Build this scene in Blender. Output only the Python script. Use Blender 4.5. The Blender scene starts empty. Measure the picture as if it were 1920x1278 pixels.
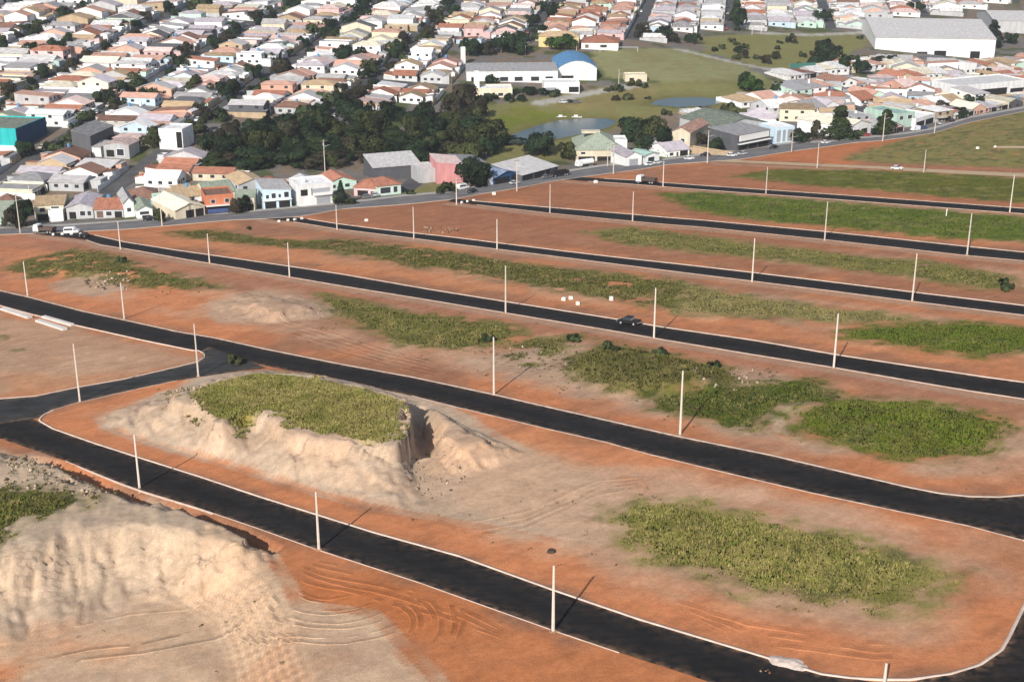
import bpy, math, random
import numpy as np
R = math.radians
random.seed(7)
rng = np.random.default_rng(11)
scene = bpy.context.scene
COL = scene.collection

# ------------------------------------------------------------------ camera, sky, sun, exposure
CAMZ = 130.0
PITCH = R(20)
FPX = 2550.0
cam_d = bpy.data.cameras.new('camera'); cam = bpy.data.objects.new('camera', cam_d); COL.objects.link(cam)
cam.location = (0, 0, CAMZ); cam.rotation_euler = (R(90) - PITCH, 0, 0)
cam_d.sensor_width = 36; cam_d.lens = FPX / 1920 * 36; cam_d.clip_start = 1; cam_d.clip_end = 20000
scene.camera = cam
SUN_EL = 32; SUN_AZ = (-.358, -.934)
w = bpy.data.worlds.new('World'); scene.world = w; w.use_nodes = True
nt = w.node_tree; bg = nt.nodes['Background']
sky = nt.nodes.new('ShaderNodeTexSky'); sky.sky_type = 'NISHITA'; sky.sun_disc = False
sky.sun_elevation = R(SUN_EL); sky.sun_rotation = math.atan2(SUN_AZ[0], SUN_AZ[1])
nt.links.new(sky.outputs[0], bg.inputs[0]); bg.inputs[1].default_value = .085
sd = bpy.data.lights.new('sun', 'SUN'); sd.energy = 4.6; sd.angle = R(.5); sd.color = (1, .95, .88)
so = bpy.data.objects.new('sun', sd); COL.objects.link(so); so.location = (0, 0, 300)
from mathutils import Vector, Matrix
sv = Vector((-SUN_AZ[0] * math.cos(R(SUN_EL)), -SUN_AZ[1] * math.cos(R(SUN_EL)), -math.sin(R(SUN_EL))))
so.rotation_euler = sv.to_track_quat('-Z', 'Y').to_euler()
vs = scene.view_settings
vs.view_transform = 'Standard'; vs.look = 'None'; vs.gamma = 1; vs.use_curve_mapping = False; vs.exposure = 0.38

# ------------------------------------------------------------------ numpy helpers
def hash2(ix, iy, seed):
    h = (ix.astype(np.int64) * 374761393 + iy.astype(np.int64) * 668265263 + seed * 1442695041) & 0x7fffffff
    h = ((h ^ (h >> 13)) * 1274126177) & 0x7fffffff
    h = h ^ (h >> 16)
    return (h & 0xffff) / 65535.0
def vnoise(x, y, seed=0):
    ix = np.floor(x); iy = np.floor(y); fx = x - ix; fy = y - iy
    fx = fx * fx * (3 - 2 * fx); fy = fy * fy * (3 - 2 * fy)
    a = hash2(ix, iy, seed); b = hash2(ix + 1, iy, seed); c = hash2(ix, iy + 1, seed); d = hash2(ix + 1, iy + 1, seed)
    return (a * (1 - fx) + b * fx) * (1 - fy) + (c * (1 - fx) + d * fx) * fy
def fbm(x, y, s, o=3, seed=0):
    t = 0; a = .5; tot = 0
    for k in range(o):
        t = t + a * vnoise(x / s + 17.3 * k, y / s - 9.1 * k, seed + k); tot += a; a *= .5; s *= .5; x, y = .737 * x - .676 * y, .676 * x + .737 * y
    return t / tot
def sstep(a, b, x):
    t = np.clip((x - a) / (b - a), 0, 1); return t * t * (3 - 2 * t)
def seg_d2(x, y, p, q):
    dx, dy = q[0] - p[0], q[1] - p[1]; L = dx * dx + dy * dy + 1e-9
    t = np.clip(((x - p[0]) * dx + (y - p[1]) * dy) / L, 0, 1)
    return (x - p[0] - t * dx) ** 2 + (y - p[1] - t * dy) ** 2
def sdf(x, y, poly, reach=25.0):
    """signed distance, positive inside; -reach far outside"""
    x = np.asarray(x, float); y = np.asarray(y, float); poly = np.asarray(poly)
    out = np.full(x.shape, -reach)
    m = (x > poly[:, 0].min() - reach) & (x < poly[:, 0].max() + reach) & (y > poly[:, 1].min() - reach) & (y < poly[:, 1].max() + reach)
    if not m.any(): return out
    xx = x[m]; yy = y[m]; d2 = np.full(xx.shape, 1e12); ins = np.zeros(xx.shape, bool)
    for i in range(len(poly)):
        p = poly[i - 1]; q = poly[i]
        d2 = np.minimum(d2, seg_d2(xx, yy, p, q))
        if p[1] != q[1]:
            c = (p[1] > yy) != (q[1] > yy)
            ins ^= c & (xx < (q[0] - p[0]) * (yy - p[1]) / (q[1] - p[1]) + p[0])
    d = np.sqrt(d2); out[m] = np.maximum(np.where(ins, d, -d), -reach)
    return out
def line_d(x, y, pts, reach=25.0):
    x = np.asarray(x, float); y = np.asarray(y, float); pts = np.asarray(pts)
    out = np.full(x.shape, reach)
    m = (x > pts[:, 0].min() - reach) & (x < pts[:, 0].max() + reach) & (y > pts[:, 1].min() - reach) & (y < pts[:, 1].max() + reach)
    if not m.any(): return out
    d2 = np.full(x[m].shape, 1e12)
    for i in range(len(pts) - 1): d2 = np.minimum(d2, seg_d2(x[m], y[m], pts[i], pts[i + 1]))
    out[m] = np.minimum(np.sqrt(d2), reach); return out

# ------------------------------------------------------------------ survey: directions measured in the photograph -> points on the terrain
CP, SP = math.cos(PITCH), math.sin(PITCH)
def rays(px, py):
    a = (np.asarray(px, float) - 960) / FPX; b = (639 - np.asarray(py, float)) / FPX
    return a, CP + b * SP, -SP + b * CP
def plane_z(x, y): return CAMZ - 72 + .0486 * x - .0953 * y
def UP(pts, h=0.0):                     # on the development's sloping plane (raised by h)
    pts = np.asarray(pts, float); a, b, c = rays(pts[:, 0], pts[:, 1])
    t = (-72 + h) / (c - .0486 * a + .0953 * b)
    return np.stack([a * t, b * t], 1)

AVE_FAR = [(-330, 468), (-120, 440), (0, 430), (120, 425), (250, 416), (340, 407), (430, 402), (490, 397), (564, 390), (640, 384), (752, 370), (850, 362), (894, 351), (969, 338), (1035, 328), (1129, 313), (1199, 307), (1250, 301), (1303, 294), (1388, 284), (1482, 270), (1552, 268), (1597, 262), (1650, 258), (1705, 252), (1752, 243), (1817, 223), (1920, 204), (2050, 180), (2200, 155)]
AVE_NEAR = [(-330, 482), (-120, 448), (0, 440), (120, 436), (250, 429), (340, 421), (430, 413), (500, 410), (564, 406), (640, 392), (752, 384), (850, 374), (894, 365), (969, 353), (1035, 340), (1129, 327), (1199, 318), (1250, 309), (1303, 305), (1388, 299), (1482, 284), (1552, 275), (1597, 268), (1650, 264), (1705, 257), (1752, 249), (1817, 230), (1920, 209), (2050, 185), (2200, 161)]
AF = UP(AVE_FAR); AN = UP(AVE_NEAR); AC = AF
LD = np.array([.8797, .4757]); LN = np.array([-.4757, .8797]); LO = np.array([-173., 445.])
a_s = (AC - LO) @ LD; a_o = (AC - LO) @ LN
o_ = np.argsort(a_s); a_s = a_s[o_]; a_o = a_o[o_]
_g = np.arange(-600, 1400, 10.); _v = np.interp(_g, a_s, a_o); _k = np.hanning(9); _k /= _k.sum()
_v = np.convolve(np.pad(_v, 4, mode='edge'), _k, 'valid')
def dprime(x, y):
    s = (x - LO[0]) * LD[0] + (y - LO[1]) * LD[1]; d = (x - LO[0]) * LN[0] + (y - LO[1]) * LN[1]
    return d - np.interp(s, _g, _v)
def T0(x, y):
    x = np.asarray(x, float); y = np.asarray(y, float)
    d = dprime(x, y); dp = np.maximum(d - 3, 0)
    z = plane_z(x - LN[0] * dp, y - LN[1] * dp)
    u = np.clip(dp, 0, 70); rise = -.107 * u + .187 * u * u / 140.0 + np.maximum(dp - 70, 0) * .08
    rise = np.where(dp > 900, rise - .04 * (dp - 900), rise)
    return z + rise + 1.5 * (vnoise(x / 90, y / 90, 5) - .5) * sstep(40, 120, dp)

# ---- features that shape the terrain
M_BASE = UP([(185, 782), (199, 799), (247, 817), (362, 852), (460, 881), (593, 923), (703, 950), (760, 962), (800, 950), (782, 905), (766, 868), (776, 838), (768, 800), (778, 775), (784, 757), (700, 725), (600, 702), (520, 692), (455, 694), (405, 706), (350, 724), (283, 752), (220, 765)])
M_TOP = np.vstack([UP([(335, 745), (349, 733), (380, 729), (411, 790), (451, 765), (500, 768), (540, 797), (593, 817), (681, 826), (735, 832), (756, 808), (762, 770), (768, 752), (700, 729), (575, 705), (486, 697), (433, 707)], 5.2)])
D_BASE = UP([(790, 755), (850, 790), (920, 820), (985, 850), (930, 880), (860, 900), (800, 890), (780, 850), (795, 800)])
D_TOP = UP([(800, 765), (850, 800), (900, 828), (880, 840), (830, 815)], 2.2)
L_TOP = UP([(-200, 845), (0, 858), (37, 863), (93, 878), (161, 911), (239, 943), (295, 943), (337, 963), (411, 993), (449, 1010), (440, 1014), (380, 1000), (300, 975), (200, 975), (105, 991), (56, 1020), (20, 1040), (-60, 1060), (-200, 1070)], 2.7)
L_BASE = UP([(-300, 820), (0, 848), (50, 862), (100, 880), (170, 908), (250, 938), (310, 950), (350, 962), (425, 996), (505, 1036), (520, 1060), (470, 1075), (380, 1085), (262, 1080), (180, 1110), (110, 1140), (0, 1160), (-200, 1180), (-300, 1150)])
PIT = UP([(-400, 1010), (0, 1060), (110, 1040), (230, 1010), (330, 1015), (430, 1040), (520, 1080), (560, 1150), (600, 1260), (640, 1420), (-400, 1500)])
TRENCH = UP([(60, 864), (93, 872), (170, 897), (255, 926), (300, 946), (350, 960), (430, 994), (497, 1030)])
HOLLOW = UP([(764, 800), (776, 760), (800, 762), (845, 830), (820, 862), (775, 862)])  # ground dug out here to lengthen the cliff's shadow
P_BASE = UP([(395, 575), (430, 555), (500, 545), (570, 553), (640, 582), (600, 600), (520, 605), (440, 605)])
P_TOP = UP([(480, 566), (520, 560), (560, 572), (520, 582)], 2.0)
H_BUMPS = [(UP([(1050, 690), (1120, 650), (1200, 660), (1290, 680), (1380, 700), (1370, 740), (1260, 750), (1130, 745)]), 2.2),
           (UP([(640, 580), (720, 573), (800, 590), (860, 610), (800, 640), (720, 630)]), .9),
           (UP([(1440, 760), (1540, 740), (1700, 760), (1840, 790), (1800, 840), (1650, 850), (1480, 800)]), .8),
           (UP([(1160, 970), (1250, 950), (1400, 985), (1600, 1030), (1700, 1060), (1600, 1090), (1400, 1070), (1200, 1020)]), .9),
           (UP([(60, 500), (150, 478), (230, 490), (300, 520), (200, 530), (100, 520)]), 1.2),
           (UP([(980, 500), (1150, 520), (1300, 545), (1450, 565), (1300, 575), (1100, 548)]), .8)]
LAKE1 = None
def taper(x, y, base, top, h, p=1.0):
    jag = 1.6 * (fbm(x, y, 2.6, 2, 201) - .5) + 1.6 * (fbm(x, y, 6, 2, 202) - .5)
    a = np.maximum(sdf(x, y, base), 0); b = np.maximum(-sdf(x, y, top, 40) + jag, 0); b = np.where(a > 0, b, 40)
    t = (a / (a + b + 1e-6)) ** p
    return h * (.74 * t + .26 * sstep(.80, .93, t))
def gully(x, y, wl, seed):
    n = fbm(x + y * .25, y * .28, wl, 2, seed); return (1 - np.clip(np.abs(n - .5) * 7, 0, 1)) ** 1.5
ROADS = {}        # name -> world polygon (filled below, before the ground mesh is made)
def H(x, y, fine=True):
    x = np.asarray(x, float); y = np.asarray(y, float)
    z = T0(x, y)
    near = (y < 520)
    if near.any():
        xn, yn = x[near], y[near]; zn = np.zeros(xn.shape)
        n1 = fbm(xn, yn, 3.0, 3, 31) - .5
        for base, top, h, p, rough in ((M_BASE, M_TOP, 5.2, .9, .5), (D_BASE, D_TOP, 2.6, 1., .5), (L_BASE, L_TOP, 2.8, .8, .5), (P_BASE, P_TOP, 2.0, 1., .3)):
            t = taper(xn, yn, base, top, 1.0, p)
            gl = fbm(xn + yn * .25, yn * .3, 2.2, 2, 77) - .5       # gullies run down the slopes
            zn += h * t + rough * (n1 * 1.6 + gl * 1.6 - .75 * gully(xn, yn, 2.6, 301) - .5 * gully(xn, yn, 1.9, 302)) * np.minimum(t * 5, 1) * np.minimum((1.02 - t) * 6 + .25, 1)
        zn -= 1.5 * sstep(1.5, .5, line_d(xn, yn, TRENCH, 5))
        zn -= 2.2 * sstep(0, 2.2, sdf(xn, yn, HOLLOW))
        dp = sdf(xn, yn, PIT, 30)
        k = sstep(0, 9, dp); zn -= 3.8 * k
        zn += (1.2 * (fbm(xn + yn * .3, yn * .25, 2.0, 2, 78) - .5) - .7 * gully(xn, yn, 2.8, 303) - .45 * gully(xn, yn, 2.0, 304)) * 4 * k * (1 - k) * sstep(-34, -42, xn)
        zn += .16 * (fbm(xn, yn, 3.2, 2, 305) - .5) * k
        for pl, h in H_BUMPS:
            zn += h * sstep(0, 7, sdf(xn, yn, pl)) * (.6 + .8 * fbm(xn, yn, 5, 2, 9))
        if fine:
            m = np.full(xn.shape, 9.0)
            for pl in ROADS.values(): m = np.minimum(m, np.maximum(-sdf(xn, yn, pl, 9), 0))
            zn += sstep(1, 7, m) * (.22 * (fbm(xn, yn, 6, 3, 3) - .5) + .08 * (fbm(xn, yn, 2.4, 2, 4) - .5))
        z[near] += zn
    if LAKE1 is not None:
        for pl, zl in LAKES:
            d = sdf(x, y, pl, 30); k = sstep(-25, -1, d)
            z = z * (1 - k) + (zl + .25) * k
            z = z - 1.2 * sstep(-.5, 2, d)
    return z
def U(pts, hf=T0):                     # unproject photo directions onto the terrain by marching
    pts = np.asarray(pts, float).reshape(-1, 2); a, b, c = rays(pts[:, 0], pts[:, 1])
    ts = np.geomspace(90, 3000, 320)
    X = a[:, None] * ts; Y = b[:, None] * ts; Z = CAMZ + c[:, None] * ts
    G = hf(X.ravel(), Y.ravel()).reshape(X.shape)
    below = Z < G; i = np.argmax(below, 1); i = np.where(below.any(1), i, len(ts) - 1); i = np.maximum(i, 1)
    r = np.arange(len(pts)); g0 = (Z - G)[r, i - 1]; g1 = (Z - G)[r, i]
    t = ts[i - 1] + (ts[i] - ts[i - 1]) * g0 / (g0 - g1 + 1e-9)
    return np.stack([a * t, b * t], 1)
def proj(x, y, z):
    fw = y * CP - (z - CAMZ) * SP; up = y * SP + (z - CAMZ) * CP
    return 960 + FPX * x / fw, 639 - FPX * up / fw
_l1 = U([(935, 272), (950, 252), (1000, 232), (1045, 218), (1090, 214), (1140, 216), (1160, 224), (1140, 240), (1095, 252), (1050, 262), (1000, 272)])
_l2 = U([(1215, 196), (1230, 184), (1262, 176), (1310, 175), (1345, 180), (1360, 190), (1335, 200), (1270, 205)])
LAKES = [(_l1, float(T0(_l1[:, 0], _l1[:, 1]).mean()) - .6), (_l2, float(T0(_l2[:, 0], _l2[:, 1]).mean()) - .6)]
LAKE1 = True
def G1(x, y): return float(H(np.array([x]), np.array([y]))[0])

# ------------------------------------------------------------------ materials
MATS = {}
def lin(c): return tuple(((v / 255) / 12.92 if v / 255 <= .04045 else ((v / 255 + .055) / 1.055) ** 2.4) for v in c)
def mat(name, col, rough=.85, var=.25, scale=1.5, metal=0, spec=.3, bump=0.0, streak=False):
    if name in MATS: return MATS[name]
    m = bpy.data.materials.new(name); m.use_nodes = True; n = m.node_tree; b = n.nodes['Principled BSDF']
    b.inputs['Roughness'].default_value = rough; b.inputs['Metallic'].default_value = metal
    b.inputs['Specular IOR Level'].default_value = spec
    tc = n.nodes.new('ShaderNodeTexCoord'); nz = n.nodes.new('ShaderNodeTexNoise'); nz.inputs['Scale'].default_value = scale
    nz.inputs['Detail'].default_value = 4
    if streak:
        mp = n.nodes.new('ShaderNodeMapping'); mp.inputs['Scale'].default_value = streak if isinstance(streak, tuple) else (1, 1, .15)
        n.links.new(tc.outputs['Object'], mp.inputs[0]); n.links.new(mp.outputs[0], nz.inputs['Vector'])
    else: n.links.new(tc.outputs['Object'], nz.inputs['Vector'])
    oi = n.nodes.new('ShaderNodeObjectInfo'); ad = n.nodes.new('ShaderNodeMath'); ad.operation = 'MULTIPLY_ADD'
    n.links.new(oi.outputs['Random'], ad.inputs[0]); ad.inputs[1].default_value = .5
    n.links.new(nz.outputs[0], ad.inputs[2])
    mr = n.nodes.new('ShaderNodeMapRange'); mr.inputs[1].default_value = .35; mr.inputs[2].default_value = 1.15
    mr.inputs[3].default_value = 1 - var; mr.inputs[4].default_value = 1 + var
    n.links.new(ad.outputs[0], mr.inputs[0])
    mx = n.nodes.new('ShaderNodeMix'); mx.data_type = 'RGBA'; mx.blend_type = 'MULTIPLY'; mx.inputs[0].default_value = 1
    mx.inputs[6].default_value = (*col[:3], 1)
    n.links.new(mr.outputs[0], mx.inputs[7]); n.links.new(mx.outputs[2], b.inputs['Base Color'])
    if bump:
        bp = n.nodes.new('ShaderNodeBump'); bp.inputs['Strength'].default_value = bump; bp.inputs['Distance'].default_value = .1
        n.links.new(nz.outputs[0], bp.inputs['Height']); n.links.new(bp.outputs[0], b.inputs['Normal'])
    MATS[name] = m; return m
def vcol_mat(name, rough=.95, layers=((.2, .12), (1.1, .14), (5.0, .14)), bump=.5, trans=False):
    m = bpy.data.materials.new(name); m.use_nodes = True; n = m.node_tree; b = n.nodes['Principled BSDF']
    b.inputs['Roughness'].default_value = rough; b.inputs['Specular IOR Level'].default_value = .1
    at = n.nodes.new('ShaderNodeAttribute'); at.attribute_name = 'Col'
    cur = at.outputs['Color']; tc = n.nodes.new('ShaderNodeTexCoord'); last = None
    for sc, amp in layers:
        nz = n.nodes.new('ShaderNodeTexNoise'); nz.inputs['Scale'].default_value = sc; nz.inputs['Detail'].default_value = 5
        nz.inputs['Roughness'].default_value = .65
        n.links.new(tc.outputs['Object'], nz.inputs['Vector'])
        mr = n.nodes.new('ShaderNodeMapRange'); mr.inputs[1].default_value = .3; mr.inputs[2].default_value = .7
        mr.inputs[3].default_value = 1 - amp; mr.inputs[4].default_value = 1 + amp
        n.links.new(nz.outputs[0], mr.inputs[0])
        mx = n.nodes.new('ShaderNodeMix'); mx.data_type = 'RGBA'; mx.blend_type = 'MULTIPLY'; mx.inputs[0].default_value = 1
        n.links.new(cur, mx.inputs[6]); n.links.new(mr.outputs[0], mx.inputs[7]); cur = mx.outputs[2]; last = nz
    n.links.new(cur, b.inputs['Base Color'])
    if bump and last:
        bp = n.nodes.new('ShaderNodeBump'); bp.inputs['Strength'].default_value = bump; bp.inputs['Distance'].default_value = .25
        n.links.new(last.outputs[0], bp.inputs['Height']); n.links.new(bp.outputs[0], b.inputs['Normal'])
    return m

# ------------------------------------------------------------------ mesh and object helpers
class MB:
    def __init__(s): s.v = []; s.f = []; s.m = []
    def add(s, vs, fs, mi=0):
        o = len(s.v); s.v += [tuple(p) for p in vs]; s.f += [tuple(i + o for i in f) for f in fs]; s.m += [mi] * len(fs); return s
    def box(s, x0, y0, z0, x1, y1, z1, mi=0):
        return s.add([(x0, y0, z0), (x1, y0, z0), (x1, y1, z0), (x0, y1, z0), (x0, y0, z1), (x1, y0, z1), (x1, y1, z1), (x0, y1, z1)],
                     [(0, 3, 2, 1), (4, 5, 6, 7), (0, 1, 5, 4), (1, 2, 6, 5), (2, 3, 7, 6), (3, 0, 4, 7)], mi)
    def cyl(s, p, q, r0, r1, n=8, mi=0):
        p = Vector(p); q = Vector(q); d = (q - p).normalized(); a = d.orthogonal().normalized(); b = d.cross(a)
        vs = []
        for c, r in ((p, r0), (q, r1)):
            for k in range(n):
                t = 2 * math.pi * k / n; vs.append(c + a * (r * math.cos(t)) + b * (r * math.sin(t)))
        fs = [(k, (k + 1) % n, n + (k + 1) % n, n + k) for k in range(n)] + [tuple(range(n))[::-1], tuple(range(n, 2 * n))]
        return s.add(vs, fs, mi)
    def prism(s, prof, y0, y1, mi=0):          # profile in x,z extruded along y
        n = len(prof); vs = [(x, y0, z) for x, z in prof] + [(x, y1, z) for x, z in prof]
        return s.add(vs, [(k, (k + 1) % n, n + (k + 1) % n, n + k) for k in range(n)] + [tuple(range(n))[::-1], tuple(range(n, 2 * n))], mi)
    def mesh(s, name, mats):
        me = bpy.data.meshes.new(name); me.from_pydata(s.v, [], s.f)
        for m in mats: me.materials.append(m)
        if len(mats) > 1: me.polygons.foreach_set('material_index', s.m)
        me.update(); return me
    def build(s, name, mats, parent=None):
        return ob(name, s.mesh(name, mats if isinstance(mats, (list, tuple)) else [mats]), parent)
def ob(name, me, parent=None):
    o = bpy.data.objects.new(name, me); COL.objects.link(o)
    if parent is not None: o.parent = parent
    return o
def tag(o, label=None, cat=None, group=None, kind=None):
    if label: o['label'] = label
    if cat: o['category'] = cat
    if group: o['group'] = group
    if kind: o['kind'] = kind
    return o
def empty(name, loc, rz=0):
    o = bpy.data.objects.new(name, None); COL.objects.link(o); o.location = loc; o.rotation_euler = (0, 0, rz); o.empty_display_size = .5; return o
def kids(o): return KID.get(o.name, [])
def copy_thing(root, loc, rz, children, scale=None):
    r = root.copy(); COL.objects.link(r); r.location = loc; r.rotation_euler = (0, 0, rz)
    if scale: r.scale = scale
    for ch in children:
        c = ch.copy(); COL.objects.link(c); c.parent = r
    return r
def np_mesh(name, V, F, mat_, col=None, smooth=False, parent=None):
    me = bpy.data.meshes.new(name); k = F.shape[1]
    me.vertices.add(len(V)); me.vertices.foreach_set('co', V.astype(np.float32).ravel())
    me.loops.add(F.size); me.loops.foreach_set('vertex_index', F.astype(np.int32).ravel())
    me.polygons.add(len(F)); me.polygons.foreach_set('loop_start', np.arange(0, F.size, k, dtype=np.int32))
    try: me.polygons.foreach_set('loop_total', np.full(len(F), k, dtype=np.int32))
    except Exception: pass
    me.update(calc_edges=True)
    if col is not None:
        at = me.color_attributes.new('Col', 'FLOAT_COLOR', 'POINT')
        at.data.foreach_set('color', np.hstack([col, np.ones((len(col), 1))]).astype(np.float32).ravel())
    if smooth: me.polygons.foreach_set('use_smooth', np.ones(len(F), bool))
    me.materials.append(mat_)
    return ob(name, me, parent)

# ------------------------------------------------------------------ roads (edge lines surveyed from the photograph)
def dens(pts, n):
    p = np.asarray(pts, float); d = np.r_[0, np.cumsum(np.hypot(*np.diff(p, axis=0).T))]; t = np.linspace(0, d[-1], n)
    return np.stack([np.interp(t, d, p[:, 0]), np.interp(t, d, p[:, 1])], 1)
R0T = [(-300, 640), (-120, 712), (0, 765), (77, 791), (100, 804), (180, 832), (258, 857), (374, 893.5), (486, 931), (598, 966), (700, 998), (862, 1043), (1037, 1106), (1198, 1161), (1347, 1206), (1459, 1241), (1541, 1264), (1594, 1271), (1706, 1290), (1800, 1330), (1900, 1370)]
R0B = [(-300, 700), (-120, 780), (0, 822), (56, 841), (123, 864), (224, 905), (269, 921), (374, 953), (486, 991), (595, 1030), (700, 1064), (787, 1092), (910, 1136), (1045, 1184), (1161, 1223), (1300, 1268), (1420, 1310), (1540, 1355), (1700, 1410), (1900, 1480)]
R1T = [(-300, 470), (0, 545), (53, 557), (157, 584), (233, 600), (333, 622), (400, 633), (500, 655), (640, 683), (773, 707), (927, 740), (1040, 766), (1173, 796), (1275, 819), (1444, 853), (1594, 888), (1706, 914), (1762, 925), (1818, 931), (1874, 932), (1920, 928), (2010, 915), (2120, 890)]
R1B = [(-300, 495), (0, 573), (50, 587), (133, 608), (200, 623), (267, 638), (360, 657), (480, 682), (640, 714), (773, 742), (827, 756), (940, 783), (1023, 803), (1133, 828), (1220, 852), (1370, 888), (1519, 923), (1669, 955), (1818, 986), (1878, 1002), (1920, 1013), (1970, 1030), (2120, 1060)]
RCT = [(-120, 752), (0, 748), (67, 743), (143, 727), (233, 711), (333, 688), (370, 679), (384, 668), (376, 659), (392, 650)]
RCB = [(-120, 800), (0, 795), (77, 783), (100, 768), (133, 758), (200, 742), (267, 727), (333, 713), (400, 703), (440, 697), (500, 690)]
RXL = [(2010, 1010), (1975, 1030), (1955, 1060), (1938, 1100), (1920, 1137), (1893, 1193), (1878, 1219), (1837, 1247), (1781, 1264), (1720, 1276), (1700, 1310)]
RXR = [(2170, 1000), (2150, 1040), (2130, 1080), (2110, 1120), (2080, 1170), (2060, 1220), (2040, 1270), (2020, 1320), (1990, 1380), (1960, 1440), (1900, 1500)]
R2T = [(60, 424), (178, 441), (235, 454), (329, 469), (450, 486), (547, 500), (640, 514), (807, 543), (957, 567), (1040, 580), (1153, 598), (1240, 613), (1413, 638), (1567, 665), (1713, 687), (1847, 707), (1920, 717), (2100, 745)]
R2B = [(60, 438), (162, 450), (188, 459), (258, 470), (352, 487), (450, 503), (547, 520), (640, 536), (807, 563), (950, 587), (1040, 602), (1153, 621), (1227, 634), (1413, 665), (1563, 689), (1713, 715), (1813, 732), (1920, 748), (2100, 776)]
R3T = [(510, 402), (578, 411), (635, 420), (705, 429), (776, 437), (850, 445), (929, 455), (1058, 471), (1152, 482), (1280, 496), (1410, 511), (1560, 529), (1713, 548), (1847, 564), (1920, 573), (2100, 594)]
R3B = [(490, 409), (550, 416), (630, 429), (776, 447), (850, 457), (931, 467), (1035, 480), (1129, 492), (1280, 511), (1410, 527), (1563, 546), (1710, 565), (1813, 578), (1920, 591), (2100, 612)]
R4T = [(850, 372), (889, 377), (1035, 389.5), (1185, 402), (1250, 408), (1317, 413), (1435, 424), (1543, 434), (1650, 445), (1810, 462), (1920, 473), (2100, 491)]
R4B = [(840, 378), (894, 384), (1032, 400), (1185, 415), (1250, 421), (1317, 426), (1435, 438), (1543, 449), (1705, 467), (1810, 479), (1920, 489), (2100, 507)]
R5T = [(1060, 330), (1133, 335), (1190, 338), (1250, 343), (1317, 348), (1435, 356), (1552, 364), (1650, 371), (1799, 382), (1920, 391), (2100, 405)]
R5B = [(1060, 337), (1103, 340), (1152, 343), (1241, 350), (1317, 356), (1435, 364.5), (1552, 373), (1650, 380.5), (1799, 392), (1920, 401), (2100, 415)]
R6T = [(1340, 299), (1388, 301), (1529, 307), (1650, 312), (1705, 315), (1799, 320), (1920, 325), (2100, 333)]
R6B = [(1340, 303), (1388, 305), (1529, 312), (1650, 317), (1705, 321), (1799, 326), (1920, 332), (2100, 340)]
R7T = [(1862, 274), (1900, 274), (2100, 274)]
R7B = [(1862, 278), (1900, 278), (2100, 279)]
asph = bpy.data.materials.new('fresh_asphalt'); asph.use_nodes = True
def make_asphalt(m, c0, c1, rough):
    n = m.node_tree; b = n.nodes['Principled BSDF']; b.inputs['Roughness'].default_value = rough; b.inputs['Specular IOR Level'].default_value = .08
    tc = n.nodes.new('ShaderNodeTexCoord'); mp = n.nodes.new('ShaderNodeMapping')
    mp.inputs['Rotation'].default_value = (0, 0, R(48)); mp.inputs['Scale'].default_value = (.05, 1.2, 1)
    nz = n.nodes.new('ShaderNodeTexNoise'); nz.inputs['Scale'].default_value = 1.0; nz.inputs['Detail'].default_value = 5
    n2 = n.nodes.new('ShaderNodeTexNoise'); n2.inputs['Scale'].default_value = .22; n2.inputs['Detail'].default_value = 6
    n.links.new(tc.outputs['Object'], mp.inputs[0]); n.links.new(mp.outputs[0], nz.inputs['Vector']); n.links.new(tc.outputs['Object'], n2.inputs['Vector'])
    a = n.nodes.new('ShaderNodeMath'); a.operation = 'MULTIPLY_ADD'; n.links.new(nz.outputs[0], a.inputs[0]); a.inputs[1].default_value = .9; n.links.new(n2.outputs[0], a.inputs[2])
    r = n.nodes.new('ShaderNodeValToRGB'); r.color_ramp.elements[0].position = .75; r.color_ramp.elements[1].position = 1.25 if False else 1.0
    mm = n.nodes.new('ShaderNodeMapRange'); mm.inputs[1].default_value = .65; mm.inputs[2].default_value = 1.3; n.links.new(a.outputs[0], mm.inputs[0])
    r.color_ramp.elements[0].position = .1; r.color_ramp.elements[0].color = (*c0, 1); r.color_ramp.elements[1].color = (*c1, 1)
    n.links.new(mm.outputs[0], r.inputs[0])
    at = n.nodes.new('ShaderNodeAttribute'); at.attribute_name = 'Col'; n3 = n.nodes.new('ShaderNodeTexNoise'); n3.inputs['Scale'].default_value = .9; n3.inputs['Detail'].default_value = 6
    n.links.new(tc.outputs['Object'], n3.inputs['Vector']); ml = n.nodes.new('ShaderNodeMath'); ml.operation = 'MULTIPLY'; n.links.new(at.outputs['Fac'], ml.inputs[0])
    m4 = n.nodes.new('ShaderNodeMapRange'); m4.inputs[1].default_value = .38; m4.inputs[2].default_value = .68; n.links.new(n3.outputs[0], m4.inputs[0]); n.links.new(m4.outputs[0], ml.inputs[1])
    mx = n.nodes.new('ShaderNodeMix'); mx.data_type = 'RGBA'; n.links.new(ml.outputs[0], mx.inputs[0]); n.links.new(r.outputs[0], mx.inputs[6]); mx.inputs[7].default_value = (.30, .17, .10, 1)
    n.links.new(mx.outputs[2], b.inputs['Base Color'])
make_asphalt(asph, (.012, .012, .012), (.024, .023, .024), .9)
asph_b = bpy.data.materials.new('worn_asphalt'); asph_b.use_nodes = True; make_asphalt(asph_b, (.02, .022, .023), (.06, .062, .062), .85)
asph_o = bpy.data.materials.new('old_avenue_asphalt'); asph_o.use_nodes = True; make_asphalt(asph_o, (.14, .135, .14), (.24, .23, .225), .9)
dirt_m = mat('pale_dirt_road', (.52, .38, .23), .95, .2, .5)
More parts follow.
